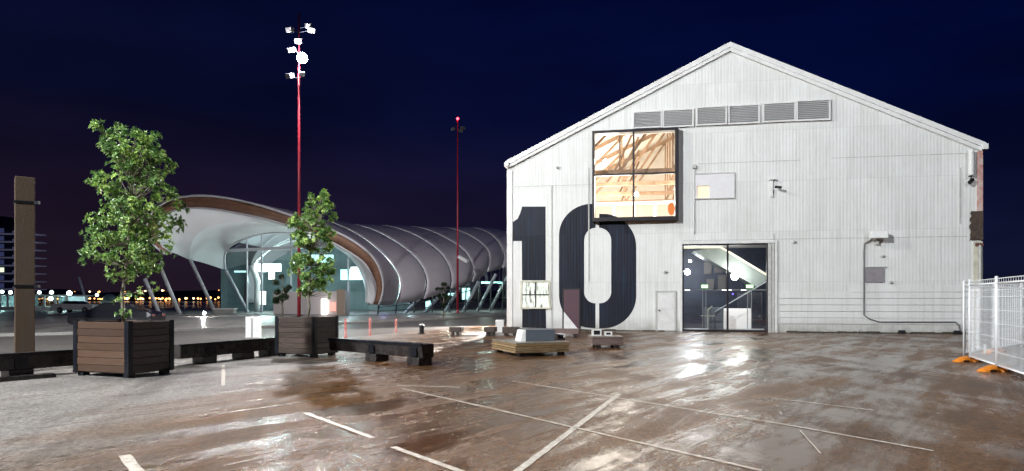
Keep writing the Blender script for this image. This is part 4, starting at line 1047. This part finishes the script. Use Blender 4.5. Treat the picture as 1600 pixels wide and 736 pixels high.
# ------------------------------------------------------------------ low timber platforms and items near the shed
M['plankgold'] = mat('yellowish_planks', (.34, .24, .12), .5, var=.45, vscale=5, col2=(.16, .10, .05), stretch=(1, 1, 6), island=.4)
M['plankred'] = mat('reddish_grey_planks', (.26, .18, .16), .55, var=.5, vscale=6, col2=(.11, .075, .07), stretch=(1, 1, 6), island=.4)
M['slate'] = mat('slate_grey_paint', (.13, .155, .185), .5, var=.12)
M['planktop'] = mat('grey_weathered_planks', (.27, .24, .20), .45, var=.35, vscale=7, island=.4)
def platform(near, dirR, LR, LL, H, label, m_, rows_, grp, z0=.10, topm=None):
    dirR = Vector((*dirR, 0)).normalized(); ang = math.atan2(dirR.y, dirR.x)
    dl = Vector((-dirR.y, dirR.x, 0)); c = Vector(near) + dirR * LR / 2 + dl * LL / 2
    t = thing('timber_platform', label, 'timber platform', c, ang, grp); a = LR / 2; b = LL / 2
    mb = MB(); rr = random.Random(int(near[0] * 10) + 50)
    for k in range(rows_):
        zz0 = z0 + (H - z0) * k / rows_ + .006; zz1 = z0 + (H - z0) * (k + 1) / rows_ - .006; j = rr.uniform(-.02, .02)
        mb.box(-a + j, a + j, -b, -b + .08, zz0, zz1); mb.box(-a + j, a + j, b - .08, b, zz0, zz1)
        mb.box(-a + j * .5, -a + .08, -b + .085, b - .085, zz0, zz1); mb.box(a - .08, a + j * .5, -b + .085, b - .085, zz0, zz1)
    mb.build('side_planks', m_, t, bevel=.006)
    tp = MB(); nb = max(3, int(2 * b / .16))
    for k in range(nb): tp.box(-a + .01, a - .01, -b + 2 * b * k / nb + .006, -b + 2 * b * (k + 1) / nb - .006, H + .002, H + .032)
    tp.build('deck_planks', topm or M['planktop'], t)
    for sx_ in (-1, 1):
        for sy_ in (-1, 1): MB().box(*sorted((sx_ * (a - .12), sx_ * (a - .28))), *sorted((sy_ * (b - .05), sy_ * (b - .2))), 0, z0 + .005).build('foot', M['beamtop'], t)
    return t
nA = Vector((P(806, 467, 18.7).x, 18.7, 0))
platform(nA, (1.62, .62), 1.62, 2.0, .36, 'low timber platform with a slate grey box on it', M['plankgold'], 4, 'low timber seating platforms near the shed')
nB = Vector((P(925, 467, 22.2).x, 22.0, 0))
platform(nB, (1.0, .05), 1.0, .9, .36, 'smaller reddish plank platform right of the slate box platform', M['plankred'], 5, 'low timber seating platforms near the shed')
def block(name, cat, label, x0, x1, y0, y1, Z, dp, m_, rz=0., z0=None, grp=None, parts=True):
    a_ = P(x0, y1, Z); b_ = P(x1, y0, Z); zz0 = a_.z if z0 is None else z0; wdt = b_.x - a_.x
    t = thing(name, label, cat, ((a_.x + b_.x) / 2, Z + dp / 2, zz0), rz, grp)
    MB().box(-wdt / 2, wdt / 2, -dp / 2, dp / 2, 0, b_.z - zz0).build('body', m_, t, bevel=.012)
    if parts: MB().box(-wdt / 2 - .01, wdt / 2 + .01, -dp / 2 - .01, dp / 2 + .01, b_.z - zz0 + .001, b_.z - zz0 + .025).build('lid', m_, t)
    return t
sb_ = thing('storage_box', 'slate grey box with white end on the timber platform', 'box', (P(838, 500, 19.7).x, 19.7, .394), math.atan2(.62, 1.62))
MB().box(-.43, .48, -.25, .25, 0, .33).build('body', M['slate'], sb_, bevel=.01)
MB().hexa([(-.58, -.22, 0), (-.432, -.25, 0), (-.432, .25, 0), (-.58, .22, 0), (-.50, -.22, .32), (-.432, -.25, .33), (-.432, .25, .33), (-.50, .22, .32)]).build('end_panel', M['white'], sb_)
cr = thing('white_crate', 'small white slotted crate beside the slate grey box', 'crate', (P(873, 500, 20.1).x, 20.1, .394), math.atan2(.62, 1.62))
MB().box(-.14, .14, -.16, .16, 0, .05).box(-.14, .14, -.16, .16, .15, .19).box(-.14, -.10, -.16, .16, .05, .15).box(.10, .14, -.16, .16, .05, .15).build('frame', M['white'], cr)
MB().box(-.099, .099, -.10, .15, .051, .149).build('inside', M['black'], cr)
for i, (xx, zz, ww, lab) in enumerate(((932, .392, .30, 'taller white open box on the reddish plank platform'), (950, .392, .24, 'flat white open box at the platform right side'))):
    q = thing('open_box', lab, 'box', (P(xx, 500, 22.5).x, 22.5, zz), 0, 'white boxes on the reddish platform'); hh = .17 if i == 0 else .10
    MB().box(-ww / 2, ww / 2, -.12, .12, 0, .03).box(-ww / 2, -ww / 2 + .05, -.12, .12, .03, hh).box(ww / 2 - .04, ww / 2, -.12, .12, .03, hh).box(-ww / 2, ww / 2, -.12, .12, hh, hh + .025).build('frame', M['white'], q)
    MB().box(-ww / 2 + .051, ww / 2 - .041, -.08, .1, .031, hh - .001).build('inside', M['black'], q)
def bench(x0, x1, yt, ys, yb, label, m_=None):
    Z = EYE * F / (yb - HY); a_ = P(x0, yb, Z); b_ = P(x1, yb, Z); zt = P(0, yt, Z).z; zs = P(0, ys, Z).z; wd = b_.x - a_.x
    t = thing('block_bench', label, 'bench', ((a_.x + b_.x) / 2, Z + .25, 0), -TH, 'small dark block benches near the shed corner')
    MB().box(-wd / 2, wd / 2, -.25, .25, zs, zt).build('seat', m_ or M['wood_dark_shaded'], t, bevel=.012)
    for s_ in (-1, 1): MB().box(*sorted((s_ * (wd / 2 - .08), s_ * (wd / 2 - .22))), -.2, .2, 0, zs - .001).build('leg', M['beamtop'], t)
    return t
bench(703, 722, 511, 519, 524, 'leftmost small block bench on the bright paving')
bench(757, 775, 511, 519, 525, 'small block bench just left of the white bollard')
bench(786, 811, 511, 521, 525, 'dark block bench against the shed corner')
bench(866, 906, 514, 522, 528, 'dark plank bench before the maroon door', M['plankred'])
def bollard(px, yb, yt, r, m_, cap, label, name='bollard', grp=None, band=None):
    Z = EYE * F / (yb - HY); q = P(px, yb, Z); h = P(px, yt, Z).z
    t = thing(name, label, 'bollard', (q.x, Z, 0), 0, grp)
    MB().lathe((0, 0, 0), [(.001, 0), (r, 0), (r, h - .03), (r * .8, h), (.001, h)], 12).build('post', m_, t, smooth=False)
    MB().lathe((0, 0, h + .002), [(.001, 0), (r * 1.05, 0), (r * 1.05, .03), (r * .5, .06), (.001, .06)], 12).build('cap', cap, t)
    MB().lathe((0, 0, 0), [(r * 1.02, .0), (r * 1.7, .0), (r * 1.7, .03), (r * 1.02, .03)], 12).build('base_ring', m_, t)
    return t
M['redpost'] = mat('red_bollard_paint', (.55, .05, .05), .45, var=.3, vscale=6, col2=(.65, .4, .36))
bollard(540, 528, 500, .055, M['redpost'], M['redpost'], 'leftmost thin red post beside the smaller planter', 'marker_post', 'thin red marker posts along the paving')
bollard(578, 524, 499, .055, M['redpost'], M['redpost'], 'middle one of three thin red posts along the paving', 'marker_post', 'thin red marker posts along the paving')
bollard(618.5, 519, 500, .055, M['redpost'], M['redpost'], 'rightmost thin red post along the paving', 'marker_post', 'thin red marker posts along the paving')
bollard(659, 522, 508, .11, M['black'], M['white'], 'short dark bollard with white cap on bright paving')
wb = thing('concrete_bollard', 'white square concrete block beside the shed corner', 'bollard', (P(781, 520, 32).x, 32, 0), 0)
MB().box(-.2, .2, -.2, .2, 0, .62).build('block', M['white'], wb, bevel=.03); MB().box(-.24, .24, -.24, .24, 0, .05).build('footing', M['concrete'], wb)
wp = thing('concrete_pillar', 'pair of low white concrete pillars by the road between the planters', 'pillar', (P(396, 500, 28).x, 28, 0), 0)
for s_ in (-1, 1): MB().box(*sorted((s_ * .03, s_ * .27)), -.15, .15, 0, .87).build('pillar', M['white'], wp, bevel=.01)
MB().box(-.32, .32, -.2, .2, 0, .03).build('footing', M['concrete'], wp)
pb = thing('low_plinth', 'long low white plinth under the leaning columns', 'plinth', (P(351, 489, 72).x, 72, 0), 0)
MB().box(-1.0, 1.1, -.4, .4, 0.05, .5).build('body', M['concrete'], pb, bevel=.03); MB().box(-1.1, 1.2, -.5, .5, .501, .6).build('top_slab', M['white'], pb)
sl_ = thing('ground_spotlight', 'small bright spotlight on the ground below the leaning columns', 'spotlight', (P(320, 489, 62).x, 62, 0), 0)
MB().box(-.12, .12, -.1, .1, .0, .2).build('housing', M['black'], sl_); MB().ball((0, -.06, .32), .12).build('lens', M['lampbulb'], sl_, smooth=True)
light('POINT', 'ground_spot_light', (P(320, 489, 62).x, 61.6, .45), 400, (1, .97, .95), None, .1)
light('SPOT', 'soffit_up_light', (P(300, 489, 66).x, 66, .5), 1500, (1, .97, .98), (P(330, 380, 70).x, 69, 9), .3, 100, .8)

# ------------------------------------------------------------------ temporary fence
fA = Vector((11.66, 17.4, 0)); fB = Vector((10.72, 15.1, 0)); fC = fB + (fB - fA)
def fence_panel(p0, p1, label, grp, y=0., H=2.08, sign=None):
    p0 = Vector(p0); p1 = Vector(p1); d = p1 - p0; Lp = d.length; ang = math.atan2(d.y, d.x)
    t = thing('temporary_fence_panel', label, 'fence', p0, ang, grp); e_ = .03; Lq = Lp - .05
    fr = MB()
    for x in (e_, Lq): fr.tube([(x, 0, .06), (x, 0, H + .02)], .024, 8)
    for z in (.14, H - .13): fr.tube([(e_, 0, z), (Lq, 0, z)], .02, 8)
    fr.build('frame', M['galv'], t, smooth=True)
    ms = MB(); n_ = int(Lq / .075)
    for i in range(1, n_): ms.bar((e_ + (Lq - e_) * i / n_, 0, .14), (e_ + (Lq - e_) * i / n_, 0, H - .13), .0065, .0065)
    for z in (.42, .75, 1.05, 1.35, 1.65, 1.80): ms.bar((e_, 0, z), (Lq, 0, z), .009, .009)
    tm = MB(); k = 14
    for i in range(1, k): tm.bar((e_ + (Lq - e_) * i / k, 0, H - .13), (e_ + (Lq - e_) * i / k, 0, H - .03), .006, .006)
    tm.tube([(e_, 0, H - .03), (Lq, 0, H - .03)], .01, 6); ms.build('wire_mesh', M['galv'], t); tm.build('top_rail', M['galv'], t)
    return t
g1 = 'white mesh temporary fence panels'
f1 = fence_panel(fA, fB, 'first mesh fence panel, its end post nearest the shed', g1)
f2 = fence_panel(fB, fC, 'nearest mesh fence panel, cut by the right photo edge', g1)
fence_panel((12.3, 18.6, 0), (14.4, 20.35, 0), 'rear mesh fence panel angled back behind the first one', g1)
fence_panel((14.4, 20.35, 0), (16.5, 22.1, 0), 'rear mesh fence panel with taller posts at the right edge', g1)
fence_panel((16.5, 22.1, 0), (18.6, 23.85, 0), 'rearmost mesh fence panel beyond the right photo edge', g1)
def foot(c, ang, label):
    t = thing('stabiliser_block', label, 'fence foot', c, ang, 'orange plastic fence feet')
    mb = MB(); prof = [(-.42, .03, .10), (-.38, .06, .13), (-.22, .13, .14), (-.08, .15, .13), (-.05, .09, .09), (.05, .09, .09), (.08, .15, .13), (.22, .13, .14), (.38, .06, .13), (.42, .03, .10)]
    n_ = 10; rings = []
    for x, h, w_ in prof:
        rings.append([(x, w_ * math.cos(a_), max(0, .0 + h * max(0, math.sin(a_)) * 1.0)) for a_ in [math.pi * k / n_ for k in range(n_ + 1)]])
    mb.grid(rings)
    mb.face(rings[0]); mb.face(rings[-1]); mb.build('body', M['orange'], t, bevel=.004)
    MB().lathe((0, 0, 0), [(.05, .0), (.05, .13), (.028, .13)], 10).build('socket', M['black'], t)
    MB().box(-.30, -.14, -.145, -.135, .01, .05).box(.14, .30, -.145, -.135, .01, .05).build('handle_recess', M['black'], t)
    return t
foot(fA, R(10), 'orange plastic foot under the fence end post nearest the shed')
foot(fB, R(10), 'orange plastic foot where the two front fence panels meet')
foot((14.4, 20.35, 0), R(20), 'orange plastic foot under the rear fence row')
M['signdark'] = mat('dark_sign', (.03, .03, .04), .5)
def sign_on_fence(x0, x1, y0, y1, Z, label, m_, stripe):
    a_ = P(x0, y1, Z); b_ = P(x1, y0, Z); t = thing('fence_sign', label, 'sign', ((a_.x + b_.x) / 2, Z, (a_.z + b_.z) / 2), math.atan2(-2.3, -.94) + math.pi)
    w_ = (b_.x - a_.x) * 1.0 / .38 * .45; h_ = b_.z - a_.z
    MB().box(-w_ / 2, w_ / 2, -.035, -.028, -h_ / 2, h_ / 2).build('plate', m_, t)
    st = MB()
    for k in range(4): st.box(-w_ * .35 + k * w_ * .18, -w_ * .35 + k * w_ * .18 + w_ * .11, -.039, -.0355, h_ * .0, h_ * .3)
    st.box(-w_ * .35, w_ * .35, -.039, -.0355, -h_ * .3, -h_ * .12); st.build('marking', stripe, t)
    return t
sign_on_fence(1532, 1541, 538, 552, 16.6, 'small pink and white label on the first fence panel', M['white'], mat('pink_print', (.6, .2, .24), .5))
sign_on_fence(1590, 1604, 466, 480, 14.2, 'dark sign with white lettering on the nearest fence panel', M['signdark'], M['white'])

# ------------------------------------------------------------------ vehicles
def wheel(t, x, y, r, w_):
    o_ = MB(); n_ = 18
    pr = [(r * .62, -w_ / 2), (r * .93, -w_ / 2), (r, -w_ * .3), (r, w_ * .3), (r * .93, w_ / 2), (r * .62, w_ / 2)]
    def lat(prof):
        m = MB(); base = 0
        for rr_, yy in prof:
            for k in range(n_): a_ = 2 * math.pi * k / n_; m.v.append(Vector((x + rr_ * math.cos(a_), y + yy, r + rr_ * math.sin(a_))))
        for i in range(len(prof) - 1):
            for k in range(n_): a_ = i * n_ + k; b_ = i * n_ + (k + 1) % n_; m.f.append((a_, b_, b_ + n_, a_ + n_)); m.mi.append(0)
        return m
    wo = lat(pr).build('wheel', mat('rubber', (.015, .015, .016), .8), t, smooth=True)
    lat([(.01, -w_ * .35), (r * .2, -w_ * .42), (r * .6, -w_ * .36), (r * .62, -w_ / 2 + .001), (r * .62, w_ / 2), (r * .6, w_ * .36), (.01, w_ * .35)]).build('rim', mat('alloy', (.4, .4, .42), .35, metal=.8), wo, smooth=True)
def loft_body(t, name, m_, secs, smooth=False, bevel=.03):
    # secs: (x, [(y,z)...]) cross sections
    mb = MB(); mb.grid([[(x, y, z) for y, z in s_] + [(x, s_[0][0], s_[0][1])] for x, s_ in secs])
    mb.face([(secs[0][0], y, z) for y, z in secs[0][1]]); mb.face([(secs[-1][0], y, z) for y, z in secs[-1][1]])
    return mb.build(name, m_, t, smooth=smooth, bevel=bevel)
# parked dark car behind the large planter
car = thing('parked_car', 'dark parked car mostly hidden behind the large planter', 'car', (P(184, 480, 37).x, 37, 0), R(4))
M['carpaint'] = mat('black_car_paint', (.012, .013, .018), .18, coat=1)
prof = [(-2.15, .35, .72), (-2.0, .25, .85), (-1.2, .22, .92), (-.55, .22, .95), (1.2, .22, .97), (1.9, .24, .92), (2.15, .34, .75)]
loft_body(car, 'body', M['carpaint'], [(x, [(-.86, z0_), (-.88, .6), (-.82, z1_), (.82, z1_), (.88, .6), (.86, z0_)]) for x, z0_, z1_ in prof])
cab = [(-1.35, .90, .93), (-.65, .93, 1.30), (-.1, .94, 1.38), (.7, .95, 1.36), (1.5, .95, 1.0)]
loft_body(car, 'cabin_glass', mat('dark_car_glass', (.02, .02, .025), .08, coat=.5), [(x, [(-.78, z0_), (-.62, z1_ - .02), (.62, z1_ - .02), (.78, z0_)]) for x, z0_, z1_ in cab], bevel=.02)
MB().grid([[(-.62, -.6, 1.305), (-.1, -.6, 1.385), (.72, -.6, 1.365)], [(-.62, .6, 1.305), (-.1, .6, 1.385), (.72, .6, 1.365)]]).build('roof', M['carpaint'], car, solid=.03)
for x in (-1.35, 1.3):
    for y in (-.80, .80): wheel(car, x, y, .31, .2)
for y in (-.6, .6):
    MB().box(-2.16, -2.08, y - .16, y + .16, .60, .70).build('headlight', M['white'], car); MB().box(2.08, 2.17, y - .14, y + .14, .66, .78).build('tail_light', M['redpost'], car)

# ------------------------------------------------------------------ far left background
ab = thing('apartment_block', 'tall dark apartment block with white balconies at the far left', 'building', (P(-10, 467, 260).x, 260, 0), 0)
M['abdark'] = mat('dark_facade', (.05, .05, .08), .7, var=.2)
MB().box(-45, 7.6, 0, 9, -2, 30).build('main_wall', mat('blue_grey_facade', (.03, .035, .075), .7, var=.3, vscale=.2), ab)
MB().box(-40, 3, 1, 8, 30.05, 33.2).build('penthouse', M['abdark'], ab)
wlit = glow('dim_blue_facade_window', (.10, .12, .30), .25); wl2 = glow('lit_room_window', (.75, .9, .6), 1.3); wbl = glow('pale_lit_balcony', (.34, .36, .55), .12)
for k in range(9):
    z = 2 + k * 3
    MB().box(7.7, 17.5, -1.6, 4, z, z + .3).build('balcony', wbl, ab)
    bl = MB()
    for j in range(4): bl.box(8.4 + j * 2.5, 9.4 + j * 2.5, -1.7, -1.55, z + .4, z + 1.3)
    bl.build('balcony_screen', wbl, ab)
    MB().box(-9, 7.4, -1.4, -.05, z, z + .5).build('balcony', wbl, ab)
    for j in range(3):
        MB().box(-7.5 + j * 4.6, -5.2 + j * 4.6, -.08, -.02, z + .8, z + 2.5).build('window', wl2 if (k, j) in ((3, 1), (3, 2), (1, 1)) else wlit, ab)
def pavilion(x0, x1, yt, Z, label, bays, m_):
    a_ = P(x0, 467, Z); b_ = P(x1, 467, Z); w_ = (b_.x - a_.x); h = P(0, yt, Z).z
    t = thing('waterfront_pavilion', label, 'pavilion', ((a_.x + b_.x) / 2, Z, 0), 0, 'low glazed waterfront pavilions')
    MB().box(-w_ / 2 - .3, w_ / 2 + .3, -.4, 5.4, h, h + .2).build('roof', M['white'], t)
    MB().box(-w_ / 2, w_ / 2, 0, 5, 0, .55).build('base_wall', M['white'], t)
    for i in range(bays + 1):
        x = -w_ / 2 + w_ * i / bays; MB().box(x - .12, x + .12, -.1, .1, .55, h).build('post', M['white'], t)
    for i in range(bays):
        x = -w_ / 2 + w_ * (i + .5) / bays; MB().box(x - w_ / bays / 2 + .13, x + w_ / bays / 2 - .13, .02, .05, .56, h - .01).build('window', M['glass'], t)
    MB().box(-w_ / 2 + .2, w_ / 2 - .2, 4.8, 4.95, .56, h - .01).build('back_wall', m_, t)
    light('POINT', 'pavilion_light', ((a_.x + b_.x) / 2, Z + 2.5, h - .4), 260, (.75, 1, .95), None, .3)
tealw = mat('teal_painted_wall', (.25, .34, .38), .6, var=.5, vscale=.7)
pavilion(-60, 24, 462, 95, 'low white glazed pavilion left of the timber post', 7, tealw)
pavilion(52, 104, 463, 92, 'low white glazed pavilion right of the timber post', 3, tealw)
vb = thing('parked_van', 'white low van with dark wheel arch behind the pavilion end', 'van', (P(120, 485, 80).x, 80, 0), 0)
loft_body(vb, 'body', M['white'], [(x, [(-.9, .35), (-.9, z_), (.9, z_), (.9, .35)]) for x, z_ in ((-2.4, .95), (-1.5, 1.05), (1.9, .95), (2.4, .75))])
for x in (-1.4, 1.5):
    for y in (-.85, .85): wheel(vb, x, y, .33, .22)
MB().hexa([(-1.4, -.8, 1.0), (.9, -.8, 1.0), (.9, .8, 1.0), (-1.4, .8, 1.0), (-1.0, -.7, 1.35), (.4, -.7, 1.35), (.4, .7, 1.35), (-1.0, .7, 1.35)]).build('cabin', mat('van_glass', (.03, .03, .035), .15), vb)
lamp_spots = [(4, 457, 120), (17, 458, 112), (62, 458, 118), (81, 458, 108), (109, 459.5, 100), (80, 468, 90), (152, 462, 130)]
for i, (px, py, Z) in enumerate(lamp_spots):
    q = P(px, py, Z); t = thing('street_lamp', ['pale street lamp at the far left edge', 'pale street lamp left beside the timber post', 'pale street lamp right beside the timber post', 'greenish lamp above the right pavilion', 'brightest teal-white lamp right of the pavilions', 'greenish lamp low before the right pavilion', 'dim far lamp left of the large planter'][i], 'street lamp', (q.x, Z, 0), 0, 'small bright lamps along the waterfront')
    MB().tube([(0, 0, 0), (0, 0, q.z)], .06, 6).build('pole', M['steel'], t)
    MB().ball((0, -.1, q.z + .12), .28 if i != 4 else .34, 8).build('lamp_globe', glow('teal_white_lamp', (.72, 1, .92), 9 if i != 4 else 22), t, smooth=True)
# railing along the water and floodlit lean pole
rl = thing('waterfront_railing', 'long dark railing along the far wharf edge', 'railing', (-60, 98, 0), 0)
for z in (.6, 1.15): MB().bar((-50, 0, z), (40, 0, z), .06, .06).build('rail', M['trim_grey'], rl)
rp = MB()
for i in range(31): rp.bar((-50 + i * 3, 0, 0), (-50 + i * 3, 0, 1.15), .06, .06)
rp.build('posts', M['trim_grey'], rl)
lp_ = thing('leaning_pole', 'thin pale leaning pole beyond the van on the waterfront', 'pole', (P(139, 480, 96).x, 96, 0), 0)
MB().tube([(0, 0, 0), (P(123, 433, 96) - lp_.location)], .16, 8).build('pole', M['column'], lp_, smooth=True); MB().lathe((0, 0, 0), [(.001, 0), (.4, 0), (.4, .2), (.001, .2)], 10).build('base', M['concrete'], lp_)
kx = thing('kiosk', 'small pale domed kiosk on the dark waterfront', 'kiosk', (P(171, 470, 100).x, 100, 0), 0)
MB().box(-.8, .8, -.8, .8, 0, 1.5).build('body', tealw, kx, bevel=.05); MB().lathe((0, 0, 1.5), [(.9, 0), (.8, .4), (.4, .75), (.001, .85)], 12).build('roof', tealw, kx)
cl_ = MB(); cr_2 = MB(); rr = random.Random(9)
for i in range(230):
    px = rr.uniform(60, 360) if i < 190 else rr.uniform(-50, 60); band = rr.random()
    py = 466.6 + rr.gauss(0, .7) if band < .55 else rr.uniform(454, 466)
    Z = rr.uniform(860, 878) if band < .55 else rr.uniform(1000, 1150)
    Z = 876 if band < .55 else 1180
    q = P(px, py, Z); r_ = rr.uniform(.45, 1.3) * (Z / 876)
    (cl_ if rr.random() < .7 else cr_2).ball(q, r_, 5)
o = cl_.build('city_lights', M['citylamp']); tag(o, 'orange lights scattered along the far shore', 'city lights', kind='stuff')
o = cr_2.build('city_lights', M['cityred']); tag(o, 'pale lights scattered among the orange ones on the far shore', 'city lights', kind='stuff')
